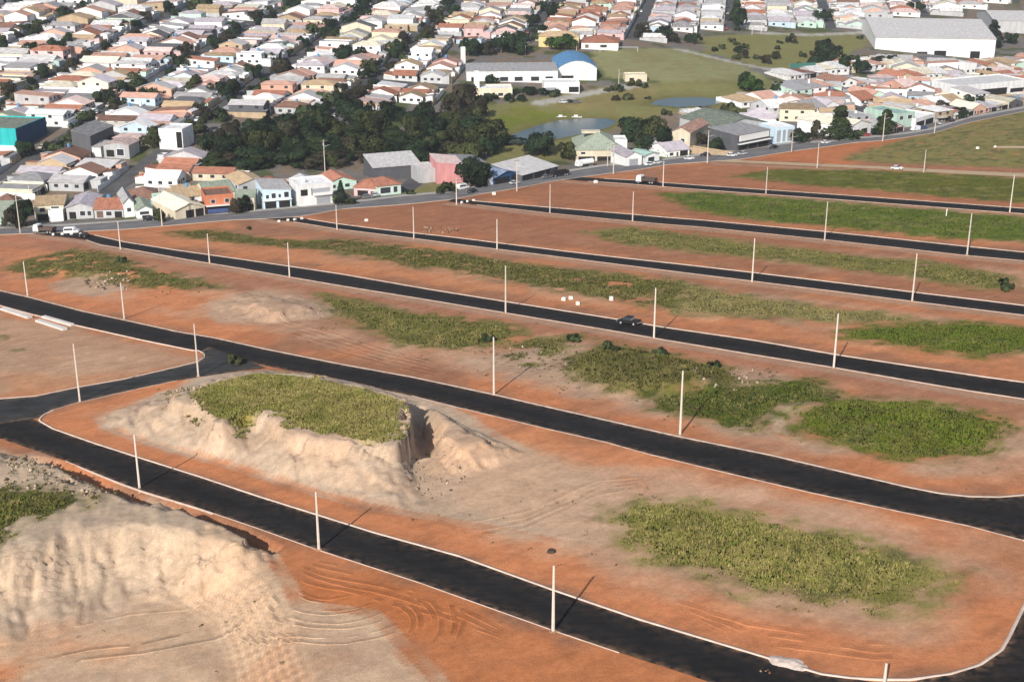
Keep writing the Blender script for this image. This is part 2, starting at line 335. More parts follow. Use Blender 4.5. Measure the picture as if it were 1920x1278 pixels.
def road(name, T, B, dz, m, n=90, add=True, cross=3):
    a = U(dens(T, n)); b = U(dens(B, n)); fr = [0, .035, .12, .5, .88, .965, 1]; cross = 6; Ed = []
    V = []
    for k in range(cross + 1):
        p = a + (b - a) * fr[k]; V.append(np.c_[p, T0(p[:, 0], p[:, 1]) + dz]); Ed.append(np.full(n, [1, .55, .12, 0, .12, .55, 1][k]))
    V = np.vstack(V); F = []; Ed = np.concatenate(Ed)
    for k in range(cross):
        i = np.arange(n - 1) + k * n; F.append(np.c_[i, i + n, i + n + 1, i + 1])
    o = np_mesh(name, V, np.vstack(F), m, np.repeat(Ed[:, None], 3, 1)); tag(o, kind='structure')
    if add: ROADS[name + str(len(ROADS))] = np.vstack([a, b[::-1]])
    return o
road('road', R0T, R0B, .05, asph, 160)
road('road', R1T, R1B, .03, asph, 160)
road('road', RCT, RCB, .07, asph_b, 60)
road('road', RXL, RXR, .09, asph, 60)
for T, B in ((R2T, R2B), (R3T, R3B), (R4T, R4B), (R5T, R5B)): road('road', T, B, .04, asph, 120)
road('dirt_road', R6T, R6B, .04, dirt_m, 60); road('dirt_road', R7T, R7B, .04, dirt_m, 20)
AVS = dens(AVE_FAR, 160), dens(AVE_NEAR, 160)
road('avenue', AVE_FAR, AVE_NEAR, .08, asph_o, 160)

kerb_m = mat('kerb_concrete', (.56, .43, .35), .9, .38, .6)
def kerb(pts, w=.32, h=.16, name='kerb', m=None, n=None, off=0.0):
    n = n or 140; p = U(dens(pts, n)); t = np.gradient(p, axis=0); t /= np.linalg.norm(t, axis=1)[:, None] + 1e-9; nn = np.c_[-t[:, 1], t[:, 0]]
    p = p + nn * off; z = T0(p[:, 0], p[:, 1]); V = []
    for s, dz in ((-1, -.25), (-1, h), (1, h), (1, -.25)):
        q = p + nn * (s * w / 2); V.append(np.c_[q, z + dz])
    V = np.vstack(V); F = []
    for k in range(3):
        i = np.arange(n - 1) + k * n; F.append(np.c_[i, i + 1, i + n + 1, i + n])
    o = np_mesh(name, V, np.vstack(F), m or kerb_m); tag(o, kind='structure'); return o
kerb(R0T[3:14] + [(1541, 1264), (1594, 1271), (1650, 1274), (1706, 1274), (1781, 1264), (1837, 1247), (1878, 1219), (1893, 1193), (1920, 1137), (1938, 1100), (1955, 1060), (1960, 1035), (1940, 1020), (1920, 1013)], .38, n=320)
kerb([(78, 792), (74, 788), (77, 783), (84, 777), (100, 769)], .3)
kerb(R1T[:21], .38, n=300); kerb(R1B[9:21], .16, .08); kerb(R1B[:7] + [(374, 658), (384, 664), (383, 671), (370, 679), (333, 688), (277, 701), (233, 711), (143, 727), (67, 743), (0, 748), (-120, 752)], .22, n=240)
kerb(R0B[4:15], .14, .06); kerb(RCB[3:8], .14, .06)
for T, B in ((R2T, R2B), (R3T, R3B), (R4T, R4B), (R5T, R5B)):
    kerb(T[1:], .42); kerb(B[1:], .2, .1)
kerb(AVE_NEAR, .3, .12, m=mat('avenue_kerb', (.42, .35, .28), .9))
# wide concrete pavement on the house side of the avenue
pave_m = mat('pavement_concrete', (.36, .34, .31), .9, .25, .4)
_p = [(x, y - 4) for x, y in AVE_FAR]
road('pavement', _p, AVE_FAR, .2, pave_m, 160)

# ------------------------------------------------------------------ ground: one sheet to the horizon, albedo by soil / sand / grass areas
C = lambda *a: np.array(a, float)
ORANGE = C(.60, .225, .095); BROWN = C(.34, .155, .082); PINKT = C(.50, .32, .205); SAND = C(.50, .37, .26); TAUPE = C(.42, .255, .16)
GREY = C(.17, .155, .145); PARK = C(.19, .18, .065); GREEN = C(.095, .125, .015); OLIVE = C(.17, .15, .042); STRAW = C(.30, .235, .09); DGREEN = C(.055, .07, .02)
DEEP = C(.50, .165, .055)
SOIL = [  # px polygon, colour, softness m, noise warp m
 ([(0, 455), (60, 462), (200, 500), (400, 560), (700, 650), (1000, 740), (1400, 835), (1780, 920), (1920, 915), (1920, 860), (1500, 800), (1200, 745), (900, 680), (700, 640), (560, 610), (300, 540), (150, 490), (60, 440), (0, 440)], ORANGE, 3, 5, .75),
 ([(60, 470), (400, 545), (520, 560), (430, 640), (250, 600), (60, 560), (0, 540), (0, 480)], ORANGE, 3, 4, .8),
 ([(80, 780), (330, 705), (400, 700), (330, 760), (200, 800), (600, 930), (760, 970), (900, 985), (1060, 1010), (1200, 1060), (1400, 1130), (1700, 1200), (1860, 1100), (1900, 1130), (1850, 1240), (1650, 1275), (1300, 1190), (700, 998), (100, 802)], ORANGE, 2, 3, .8),
 ([(497, 1036), (700, 1064), (1000, 1170), (1325, 1278), (1500, 1340), (860, 1340), (800, 1250), (700, 1150), (560, 1130), (540, 1090)], ORANGE * C(.86, .84, .78), 2, 3, .95),
 ([(560, 1080), (800, 1095), (850, 1160), (800, 1230), (740, 1170), (640, 1140), (550, 1130)], DEEP, 2, 4, .75),
 ([(830, 756), (1133, 840), (1400, 905), (1800, 1000), (1920, 1040), (1920, 1100), (1800, 1060), (1500, 960), (1200, 915), (1000, 870), (900, 800)], ORANGE * C(1, 1.08, 1.15), 3, 5, .75),
 ([(0, 588), (60, 600), (143, 612), (250, 640), (350, 660), (380, 670), (330, 690), (100, 730), (0, 745), (-200, 750), (-200, 560)], PINKT * C(.92, .85, .8), 2, 3, .9),
 ([(0, 640), (70, 650), (60, 700), (0, 720)], TAUPE, 5, 5, .7),
 ([(0, 700), (140, 705), (240, 700), (140, 727), (0, 748)], ORANGE * C(.95, 1.1, 1.2), 2, 3, .5),
 ([(185, 782), (283, 745), (340, 720), (400, 690), (760, 720), (985, 845), (1010, 880), (1150, 910), (1180, 960), (1150, 1010), (1060, 1020), (900, 985), (792, 967), (703, 952), (593, 925), (460, 883), (362, 854), (247, 819), (199, 801)], SAND, 1.0, 1.4, 1),
 ([(800, 830), (985, 845), (1010, 880), (1150, 910), (1180, 960), (1150, 1010), (1060, 1020), (900, 985), (830, 960)], PINKT * C(1.16, 1.16, 1.14), 6, 5, .95),
 ([(1000, 860), (1180, 890), (1250, 920), (1160, 940), (1140, 1000), (1230, 1070), (1150, 1060), (1040, 1000), (960, 960)], PINKT * C(1.12, 1.1, 1.08), 5, 4, .9),
 ([(-400, 850), (0, 848), (100, 878), (250, 935), (330, 950), (425, 996), (505, 1036), (540, 1090), (560, 1130), (700, 1150), (800, 1250), (880, 1340), (-400, 1500)], PINKT * C(1.14, 1.2, 1.2), 1.0, 1.6, 1),
 ([(-400, 850), (0, 848), (100, 878), (250, 935), (420, 1000), (400, 1050), (250, 1090), (120, 1140), (-200, 1170)], SAND * .97, 3, 3, .9),
 ([(0, 1160), (150, 1130), (250, 1160), (120, 1200), (0, 1190)], ORANGE * C(1.05, 1.3, 1.5), 4, 5, .6),
 ([(-200, 1215), (0, 1215), (60, 1250), (110, 1290), (-200, 1300)], ORANGE, 2, 3, .9),
 ([(420, 1190), (700, 1190), (800, 1278), (500, 1300)], PINKT, 4, 4, .5),
 ([(330, 1270), (450, 1200), (520, 1180), (600, 1240), (500, 1300)], PINKT * C(1., .85, .75), 3, 4, .6),
 ([(380, 575), (430, 552), (510, 542), (580, 553), (645, 583), (610, 602), (500, 608), (420, 604)], SAND * C(.92, .82, .78), 1.5, 2, .95),
 ([(95, 530), (160, 515), (220, 525), (225, 545), (170, 560), (110, 545)], SAND * .85, 1.5, 2, .8),
 ([(830, 680), (950, 650), (1100, 640), (1180, 700), (1230, 760), (1440, 800), (1650, 860), (1780, 880), (1400, 830), (1200, 775), (1050, 730), (900, 700)], SAND * C(.82, .78, .76), 4, 4, .8),
 ([(600, 600), (760, 645), (880, 655), (860, 690), (760, 680), (620, 640)], TAUPE, 4, 4, .6),
 ([(1430, 775), (1500, 758), (1480, 790), (1500, 830), (1440, 808)], SAND * C(1, .95, .9), 1, 1.2, 1),
 ([(1290, 690), (1400, 680), (1500, 700), (1480, 730), (1350, 740), (1270, 720)], SAND * .8, 2, 3, .7),
 ([(1100, 925), (1300, 905), (1600, 975), (1830, 1060), (1830, 1110), (1700, 1190), (1400, 1150), (1200, 1090), (1100, 1030)], PINKT * C(1.0, .98, .96), 4, 4, .8),
 ([(1250, 880), (1600, 960), (1760, 1010), (1700, 1015), (1500, 965), (1200, 905), (1100, 880)], PINKT * C(1.1, 1.05, 1.05), 2, 2, .7),
 ([(1760, 860), (1900, 800), (1920, 780), (1920, 880), (1850, 900), (1700, 885)], TAUPE * C(1.05, 1.1, 1.1), 4, 4, .7),
 ([(1780, 990), (1920, 1020), (1900, 1110), (1800, 1060)], TAUPE * C(1.1, 1, 1), 4, 3, .5),
 # far blocks
 ([(0, 440), (60, 440), (180, 462), (330, 485), (640, 540), (1100, 610), (1600, 690), (1920, 750), (1920, 790), (1500, 710), (1000, 630), (640, 570), (300, 510), (160, 475), (0, 460)], BROWN * C(1.15, 1.1, 1.15), 2, 3, .7),
 ([(640, 505), (1000, 560), (1200, 590), (1600, 655), (1920, 700), (1920, 670), (1600, 630), (1200, 575), (940, 530), (700, 490), (450, 460), (250, 432), (200, 440)], ORANGE * C(.9, .95, .95), 2, 4, .8),
 ([(560, 405), (850, 372), (1035, 395), (1185, 415), (1543, 455), (1920, 495), (1920, 560), (1700, 540), (1280, 485), (850, 440)], BROWN * C(.98, .85, .78), 3, 5, .8),
 ([(894, 366), (1115, 333), (1240, 352), (1435, 370), (1400, 415), (1185, 400)], BROWN * C(1.0, .85, .74), 3, 5, .8),
 ([(1240, 312), (1388, 306), (1500, 312), (1920, 335), (1920, 388), (1600, 366), (1245, 340)], BROWN * C(1.1, .92, .8), 3, 5, .85),
 ([(1388, 299), (1500, 280), (1700, 258), (1800, 240), (1700, 290), (1600, 308)], DEEP * C(1, 1, 1.1), 3, 5, .85),
 ([(1840, 272), (1920, 272), (2000, 290), (1860, 288)], DEEP, 1.5, 2, .8),
]
GRASS = [  # name, px polygon, base colour, tuft colours, density, tuft height, coverage
 ('a', [(30, 492), (130, 466), (190, 471), (240, 488), (300, 505), (400, 530), (410, 540), (330, 541), (240, 536), (190, 522), (110, 517), (50, 522), (20, 505)], OLIVE, (OLIVE, GREEN * .8, STRAW), 1.6, .7, .62),
 ('b', [(310, 435), (400, 430), (500, 445), (560, 453), (640, 448), (700, 455), (800, 467), (900, 480), (1000, 496), (1150, 512), (1250, 523), (1300, 535), (1290, 570), (1280, 585), (1150, 562), (1080, 552), (1020, 537), (940, 527), (850, 507), (780, 500), (700, 485), (600, 470), (530, 462), (440, 455), (350, 445)], OLIVE, (GREEN * .75, OLIVE, DGREEN, STRAW * .8), 1.8, .8, .66),
 ('c', [(1270, 530), (1350, 545), (1450, 560), (1560, 577), (1700, 592), (1720, 603), (1600, 607), (1500, 602), (1400, 592), (1270, 587)], STRAW * C(.85, .9, .9), (STRAW, OLIVE * 1.3, STRAW * 1.1), 1.6, .6, .8),
 ('d', [(1570, 622), (1650, 610), (1800, 603), (1930, 613), (2000, 620), (2000, 660), (1920, 657), (1850, 673), (1780, 661), (1700, 650), (1640, 641), (1575, 634)], GREEN * C(1.1, 1.05, 1), (GREEN, GREEN * 1.3, OLIVE), 2.2, .7, .95),
 ('e', [(590, 550), (680, 565), (760, 585), (850, 595), (960, 610), (990, 625), (940, 642), (880, 652), (820, 654), (760, 647), (720, 635), (650, 600), (600, 567)], OLIVE * 1.1, (OLIVE, GREEN, STRAW), 2.0, .75, .8),
 ('f', [(925, 655), (1000, 632), (1080, 630), (1100, 640), (1050, 665), (1000, 690), (920, 682)], OLIVE, (OLIVE, DGREEN, STRAW), 1.5, .7, .5),
 ('g', [(1055, 680), (1130, 640), (1200, 655), (1260, 665), (1370, 690), (1380, 720), (1300, 732), (1220, 747), (1150, 737), (1080, 712)], OLIVE * .85, (OLIVE * .8, DGREEN, STRAW * .7, GREEN * .6), 3.0, .9, .9),
 ('h', [(1210, 747), (1280, 735), (1360, 722), (1440, 715), (1520, 710), (1590, 745), (1560, 765), (1470, 760), (1430, 790), (1420, 805), (1350, 800), (1280, 780), (1220, 767)], GREEN * .8, (GREEN * .8, OLIVE, DGREEN, STRAW), 2.6, .8, .78),
 ('i', [(1475, 777), (1590, 745), (1700, 750), (1800, 765), (1885, 790), (1885, 810), (1850, 845), (1760, 862), (1680, 860), (1580, 835), (1500, 812)], GREEN * C(1.15, 1.05, .9), (GREEN, GREEN * 1.3, OLIVE, DGREEN), 3.2, .75, .95),
 ('j', [(1150, 957), (1200, 938), (1290, 938), (1360, 955), (1440, 970), (1500, 990), (1580, 1000), (1700, 1040), (1798, 1075), (1790, 1088), (1730, 1112), (1740, 1132), (1680, 1152), (1620, 1142), (1560, 1125), (1400, 1110), (1360, 1080), (1280, 1064), (1220, 1052), (1175, 1012), (1152, 990)], OLIVE * 1.45, (OLIVE * 1.35, GREEN * 1.2, STRAW * 1.2, OLIVE * 1.0, GREEN), 3.4, .7, .78),
 ('l', [(0, 950), (100, 947), (175, 965), (140, 985), (70, 1000), (22, 1036), (-20, 1060), (-100, 1080), (-100, 950)], OLIVE, (OLIVE, DGREEN, GREEN, STRAW), 5, .8, .8),
 ('m', [(1235, 362), (1320, 360), (1450, 370), (1560, 378), (1700, 390), (1920, 407), (2050, 416), (2050, 465), (1920, 453), (1800, 448), (1700, 440), (1500, 420), (1400, 412), (1290, 392)], GREEN * C(1.15, 1.15, 1.1), (GREEN, GREEN * 1.2, OLIVE), .7, .6, 1),
 ('n', [(1090, 436), (1180, 425), (1300, 440), (1400, 455), (1530, 470), (1660, 485), (1740, 490), (1900, 520), (1910, 545), (1820, 540), (1700, 520), (1560, 502), (1450, 487), (1330, 475), (1200, 462)], OLIVE * 1.15, (OLIVE, GREEN, STRAW), 1.0, .6, .75),
 ('o', [(1370, 330), (1450, 318), (1600, 318), (1800, 326), (1920, 335), (2050, 342), (2050, 392), (1920, 380), (1800, 372), (1650, 357), (1500, 347)], GREEN * C(1.35, 1.05, 1.1), (OLIVE, GREEN), .35, .5, .85),
 ('p', [(1570, 300), (1640, 275), (1740, 250), (1830, 228), (1920, 209), (2100, 190), (2100, 322), (1920, 316), (1800, 311), (1680, 306)], PARK * C(1.25, 1.1, .95), (OLIVE * 1.2, GREEN * 1.2), .12, .4, .72),
 ('q', [(0, 625), (60, 625), (80, 645), (30, 655), (0, 650)], OLIVE, (OLIVE, STRAW), 1.0, .4, .4),
]
TOPG = UP([(411, 792), (380, 770), (340, 740), (385, 715), (433, 707), (486, 697), (575, 704), (672, 722), (752, 745), (766, 756), (757, 772), (756, 808), (735, 831), (712, 832), (681, 827), (593, 815), (540, 797), (500, 772), (451, 790)], 5.2)
LEFTG = None
PARKS = [([(1110, 97), (1250, 90), (1290, 92), (1400, 125), (1440, 150), (1330, 160), (1200, 150), (1130, 145)], C(.25, .24, .11)),
         ([(1310, 72), (1420, 62), (1600, 62), (1630, 75), (1600, 100), (1560, 130), (1440, 130), (1330, 100)], PARK * 1.1),
         ([(890, 200), (1000, 185), (1200, 160), (1400, 150), (1500, 150), (1440, 200), (1250, 215), (1150, 240), (1120, 300), (1030, 300), (930, 330), (900, 260)], PARK),
         ([(895, 232), (960, 200), (1030, 205), (1090, 205), (1040, 215), (980, 232), (935, 255)], GREEN * C(1.6, 1.35, 1.6)),
         ([(740, 365), (800, 345), (870, 345), (850, 362)], PARK * 1.1),
         ([(1000, 190), (1120, 165), (1220, 155), (1230, 175), (1180, 190), (1080, 205)], STRAW * C(.75, .8, .8)),
         ([(1200, 300), (1235, 285), (1330, 293), (1240, 302)], GREEN)]
PATHS = [([(1272, 93), (1310, 102), (1380, 118), (1440, 130), (1520, 135)], 2.2), ([(1010, 193), (1060, 184), (1120, 172), (1200, 158)], 3.0), ([(1420, 62), (1520, 66), (1640, 60)], 3)]
def lerp(c, col, k): return c * (1 - k[:, None]) + np.asarray(col) * k[:, None]
def ground_colour(x, y):
    n = len(x); c = np.tile(BROWN, (n, 1)); big = fbm(x, y, 14, 3, 41); mid = fbm(x, y, 3.2, 3, 42); fine = fbm(x, y, .9, 2, 43)
    st = fbm(x * .8 + y * .7, (y * .75 - x * .66) * 6, 7, 3, 44)         # streaks left by the graders, along the streets
    d = dprime(x, y)
    c = lerp(c, ORANGE * .9, sstep(.4, .65, big) * .7)
    for px, col, soft, warp, amt in SOIL:
        s = sdf(x, y, UP(px), 30) + (fbm(x, y, 6, 3, 50) - .5) * warp * 2
        c = lerp(c, col, sstep(-soft, soft, s) * amt)
    rd = np.full(n, 16.0)
    for pl in ROADS.values(): rd = np.minimum(rd, np.abs(sdf(x, y, pl, 16)))
    c = lerp(c, PINKT * 1.12, (.05 + .42 * sstep(.38, .62, fbm(x, y, 10, 4, 48)) * sstep(420, 300, y)) * sstep(4, 13, rd) * sstep(155, 175, y + x * .5))
    c *= (.87 + .26 * st)[:, None]
    c = lerp(c, c * C(1.25, 1.35, 1.45), sstep(.55, .75, mid) * .22 * (d < 0)); c = lerp(c, c * C(.8, .75, .7), sstep(.62, .8, fbm(x, y, 2.2, 3, 46)) * .35)
    # shoulders of old pavement beside the far streets
    for B in (R2B, R3B, R4B, R5B, R6B):
        s = line_d(x, y, UP([(a, b + 4) for a, b in B]), 8); c = lerp(c, PINKT * C(.82, .85, .9), sstep(2.6, .8, s) * .65)
    for nm, px, col, tc, den, hh, cov in GRASS:
        s = sdf(x, y, UP(px), 20); k = sstep(-3, 2.5, s + (fbm(x, y, 3, 3, 60) - .5) * 6) * sstep(1.02 - cov, 1.15 - cov, fbm(x, y, 4, 3, 61) * .8 + fine * .2 + .08)
        cc = lerp(np.tile(col, (n, 1)), STRAW * .9, sstep(.5, .68, fbm(x, y, 5, 4, 62)) * .55); cc = lerp(cc, DGREEN, sstep(.5, .68, fbm(x, y, 2.8, 4, 63)) * .6)
        c = c * (1 - k[:, None]) + cc * k[:, None]
    s = sdf(x, y, TOPG, 20); k = sstep(.6, 1.5, s + (mid - .5) * 1.6 + 1.2 * sstep(UP([(600, 760)])[0, 1], UP([(600, 730)])[0, 1], y)); cc = lerp(np.tile(OLIVE * C(1.7, 1.6, 1.4), (n, 1)), STRAW, sstep(.45, .7, mid) * .4)
    c = c * (1 - k[:, None]) + cc * k[:, None]
    # beyond the avenue
    tk = sstep(1, 4, d); tcol = lerp(np.tile(GREY, (n, 1)), C(.2, .15, .11), sstep(.45, .6, fbm(x, y, 9, 3, 70))); tcol = lerp(tcol, DGREEN * 1.3, sstep(.55, .65, fbm(x, y, 11, 3, 71)) * .9)
    for px, col in PK:
        s = sdf(x, y, px, 30) + (fbm(x, y, 8, 3, 72) - .5) * 6
        cc = lerp(np.tile(col, (n, 1)), STRAW * .7, sstep(.5, .75, fbm(x, y, 12, 3, 73)) * .5); k = sstep(-2, 2, s); tcol = tcol * (1 - k[:, None]) + cc * k[:, None]
    for px, wd in PT:
        s = line_d(x, y, px, 10); tcol = lerp(tcol, C(.4, .38, .33), sstep(wd + .6, wd - .6, s))
    for px, zl in LAKES:
        s = sdf(x, y, px, 20); tcol = lerp(tcol, OLIVE * .9, sstep(-5, -1, s) * .8)
    return c * (1 - tk[:, None]) + tcol * tk[:, None]
def arc(cx, cy, rx, ry, a0, a1, n=16): return [(cx + rx * math.cos(math.radians(a)), cy + ry * math.sin(math.radians(a))) for a in np.linspace(a0, a1, n)]
TRACKS = [([(0, 1278), (60, 1240), (160, 1215), (260, 1205), (380, 1180), (470, 1160), (520, 1140)], .35, .8, -3.6), ([(90, 1262), (150, 1235), (260, 1222), (400, 1195), (480, 1175), (530, 1150)], .35, .8, -3.6),
          ([(200, 1120), (330, 1105), (480, 1090), (560, 1075)], .3, .3, -3.4), ([(0, 1190), (100, 1180), (240, 1150), (420, 1130)], .3, .3, -3.6)]
for k, (rx, ry) in enumerate([(58, 30), (72, 38), (96, 52), (110, 61), (136, 78), (152, 88), (184, 106), (200, 116)]):
    TRACKS.append((arc(618 + (k % 3) * 6, 1140, rx, ry, 25 + 9 * (k % 2), 185 - 7 * (k % 3)), .24, .5 if k % 2 else .36, -3.6))
for k, (rx, ry) in enumerate([(48, 32), (62, 42), (84, 58), (98, 68), (124, 88), (140, 100)]):
    TRACKS.append((arc(728, 1165, rx, ry, -80, 55 - 8 * (k % 2)), .26, .42))
for k in range(7):
    TRACKS.append(([(505 + k * 7, 1050 - k * 3), (580 + k * 14, 1092 - k * 8), (690 + k * 16, 1118 - k * 9), (830 + k * 20, 1155 - k * 6), (1000, 1215 - k * 4)], .35, .4))
for k in range(5): TRACKS.append(([(480 + k * 6, 585 + k * 8), (600, 618 + k * 8), (720, 655 + k * 7), (860, 690 + k * 6)], .4, .3))
for k in range(4): TRACKS.append(([(830, 985 + k * 9), (980, 960 + k * 10), (1120, 900 + k * 9), (1250, 890 + k * 5)], .4, .22))
for k in range(3): TRACKS.append(([(1200 + k * 30, 1105 + k * 14), (1400, 1168 + k * 16), (1640, 1205 + k * 14), (1760, 1205 + k * 12)], .4, .22))
PK = [(U(p), c) for p, c in PARKS]; PT = [(U(p), wd) for p, wd in PATHS]

_ys = [-400, -200, -50, 20, 60, 85]
y_ = 100.
while y_ < 1000: _ys.append(y_); y_ += max(.34, .0026 * y_) if y_ < 520 else .006 * y_
while y_ < 9000: _ys.append(y_); y_ *= 1.05
_ys = np.array(_ys); NC = 590
s_ = np.linspace(-1, 1, NC); s_ = np.r_[[-14, -7, -3.5, -2, -1.5, -1.2, -1.07], s_, [1.07, 1.2, 1.5, 2, 3.5, 7, 14]]
Wd = 45 + .43 * np.clip(_ys, 60, 3000)
X = (s_[None, :] * Wd[:, None]); Y = np.repeat(_ys[:, None], len(s_), 1)
gx, gy = X.ravel(), Y.ravel(); gz = H(gx, gy)
inr = np.full(gx.shape, -9.)
for pl in ROADS.values(): inr = np.maximum(inr, sdf(gx, gy, pl, 9))
gz -= .14 * sstep(-.1, .5, inr)
nr, nc = X.shape; i = (np.arange(nr - 1)[:, None] * nc + np.arange(nc - 1)[None, :]).ravel()
ground_m = vcol_mat('ground_soil')
gobj = np_mesh('ground', np.c_[gx, gy, gz], np.c_[i, i + 1, i + nc + 1, i + nc], ground_m, np.clip(ground_colour(gx, gy), .01, .9), smooth=True)
tag(gobj, kind='structure')
water_m = bpy.data.materials.new('pond_water'); water_m.use_nodes = True; _b = water_m.node_tree.nodes['Principled BSDF']
_b.inputs['Base Color'].default_value = (.035, .06, .06, 1); _b.inputs['Roughness'].default_value = .18
_n = water_m.node_tree.nodes.new('ShaderNodeTexNoise'); _n.inputs['Scale'].default_value = .6; _bp = water_m.node_tree.nodes.new('ShaderNodeBump'); _bp.inputs['Strength'].default_value = .25
_tc = water_m.node_tree.nodes.new('ShaderNodeTexCoord'); water_m.node_tree.links.new(_tc.outputs['Object'], _n.inputs['Vector'])
water_m.node_tree.links.new(_n.outputs[0], _bp.inputs['Height']); water_m.node_tree.links.new(_bp.outputs[0], _b.inputs['Normal'])
for pl, zl in LAKES:
    me = bpy.data.meshes.new('lake'); me.from_pydata([(x, y, zl) for x, y in pl], [], [tuple(range(len(pl)))]); me.materials.append(water_m); tag(ob('lake', me), kind='structure')

# ruts with small berms pressed into the soil
Vt = []; Ft = []; Fd = []; Cm = []; Dz = []; o_n = 0
for tr in TRACKS:
    pts, wd, k = tr[:3]; n = 90; p = UP(dens(pts, n), tr[3] if len(tr) > 3 else 0.0); t = np.gradient(p, axis=0); t /= np.linalg.norm(t, axis=1)[:, None] + 1e-9; nn = np.c_[-t[:, 1], t[:, 0]]
    p = p + nn * (.7 * (fbm(p[:, 0], p[:, 1], 5, 3, 400 + len(Vt)) - .5))[:, None]
    fade = np.minimum(sstep(0, 16, np.arange(n)), sstep(n - 1, n - 17, np.arange(n))) * sstep(.18, .48, fbm(p[:, 0], p[:, 1], 3.5, 2, 401 + len(Vt)))
    for pl in ROADS.values(): fade = fade * sstep(1.2, 2.2, -sdf(p[:, 0], p[:, 1], pl, 9))
    kk = min(k * 1.2, .7); sc = .45 + k * .5
    for a, dz, cm in [(-2.4, -.12, 1), (-1.5, .042 * sc, 1.0), (-.7, .0, 1 - .45 * kk), (.7, .0, 1 - .5 * kk), (1.5, .045 * sc, 1.0), (2.4, -.12, 1)]:
        Vt.append(p + nn * (a * wd * .8)); Fd.append(fade); Cm.append(np.full(n, cm)); Dz.append(np.full(n, dz))
    ii = np.arange(n - 1)
    for a in range(5): Ft.append(np.c_[ii + a * n, ii + 1 + a * n, ii + 1 + (a + 1) * n, ii + (a + 1) * n] + o_n)
    o_n += 6 * n
q = np.vstack(Vt); fade = np.concatenate(Fd); cm = np.concatenate(Cm); dz = np.concatenate(Dz)
Ct = [np.clip(ground_colour(q[:, 0], q[:, 1]) * (1 + (cm - 1) * fade)[:, None], .01, .9)]
Vt = [np.c_[q, H(q[:, 0], q[:, 1]) + .04 * fade + dz * fade - .12 * (1 - fade)]]
tag(np_mesh('tyre_tracks', np.vstack(Vt), np.vstack(Ft), ground_m, np.vstack(Ct), smooth=True), kind='stuff')

# ------------------------------------------------------------------ grass: real tufts
grass_m = vcol_mat('grass_blades', layers=((.8, .2),), bump=0)
def bend_normal(m, k, crown=False):      # leaves and blades shade like the soft mass they form
    n = m.node_tree; b = n.nodes['Principled BSDF']; g = n.nodes.new('ShaderNodeNewGeometry'); mv = n.nodes.new('ShaderNodeMix'); mv.data_type = 'VECTOR'; mv.inputs[0].default_value = k
    n.links.new(g.outputs['Normal'], mv.inputs[4])
    if crown:
        tc = n.nodes.new('ShaderNodeTexCoord'); sb = n.nodes.new('ShaderNodeVectorMath'); sb.operation = 'SUBTRACT'; sb.inputs[1].default_value = (0, 0, .45)
        n.links.new(tc.outputs['Object'], sb.inputs[0]); vt = n.nodes.new('ShaderNodeVectorTransform'); vt.vector_type = 'NORMAL'; vt.convert_from = 'OBJECT'; vt.convert_to = 'WORLD'
        n.links.new(sb.outputs[0], vt.inputs[0]); nm = n.nodes.new('ShaderNodeVectorMath'); nm.operation = 'NORMALIZE'; n.links.new(vt.outputs[0], nm.inputs[0]); n.links.new(nm.outputs[0], mv.inputs[5])
    else: mv.inputs[5].default_value = (0, 0, 1)
    n2 = n.nodes.new('ShaderNodeVectorMath'); n2.operation = 'NORMALIZE'; n.links.new(mv.outputs[1], n2.inputs[0]); n.links.new(n2.outputs[0], b.inputs['Normal'])
bend_normal(grass_m, .75)
stone_m = vcol_mat('loose_stone', layers=((.8, .2),), bump=0)
def tufts(P, hgt, cols, seed, blades=5, wide=.13, poly=None):
    r = np.random.default_rng(seed); n = len(P)
    z = H(P[:, 0], P[:, 1], False)
    hh = .46 * hgt * (.45 + .9 * r.random(n))
    if poly is not None: hh *= .35 + .65 * sstep(-2, 4, sdf(P[:, 0], P[:, 1], poly, 20)) * (.6 + .8 * fbm(P[:, 0], P[:, 1], 2.5, 2, 90))
    cols = np.array(cols); kk = (fbm(P[:, 0], P[:, 1], 4, 3, 91) * 1.6 - .3 + .45 * (r.random(n) - .5)) * len(cols)
    c = cols[np.clip(kk.astype(int), 0, len(cols) - 1)] * (.88 + .3 * r.random(n))[:, None] * (.78 + .66 * fbm(P[:, 0], P[:, 1], 5, 4, 96))[:, None]
    V = []; Cc = []
    for b in range(blades):
        a = r.random(n) * 6.283; lean = hh * (.3 + .9 * r.random(n)); wd = wide * .62 + hh * .13
        ox = (r.random(n) - .5) * .6; oy = (r.random(n) - .5) * .6
        bx = P[:, 0] + ox; by = P[:, 1] + oy
        V.append(np.stack([np.c_[bx - np.sin(a) * wd, by + np.cos(a) * wd, z - .05], np.c_[bx + np.sin(a) * wd, by - np.cos(a) * wd, z - .05], np.c_[bx + np.cos(a) * lean, by + np.sin(a) * lean, z + hh]], 1))
        Cc.append(np.repeat((c * (.85 + .3 * r.random(n))[:, None])[:, None, :], 3, 1))
    V = np.concatenate(V).reshape(-1, 3); return V, np.arange(len(V)).reshape(-1, 3), np.concatenate(Cc).reshape(-1, 3)
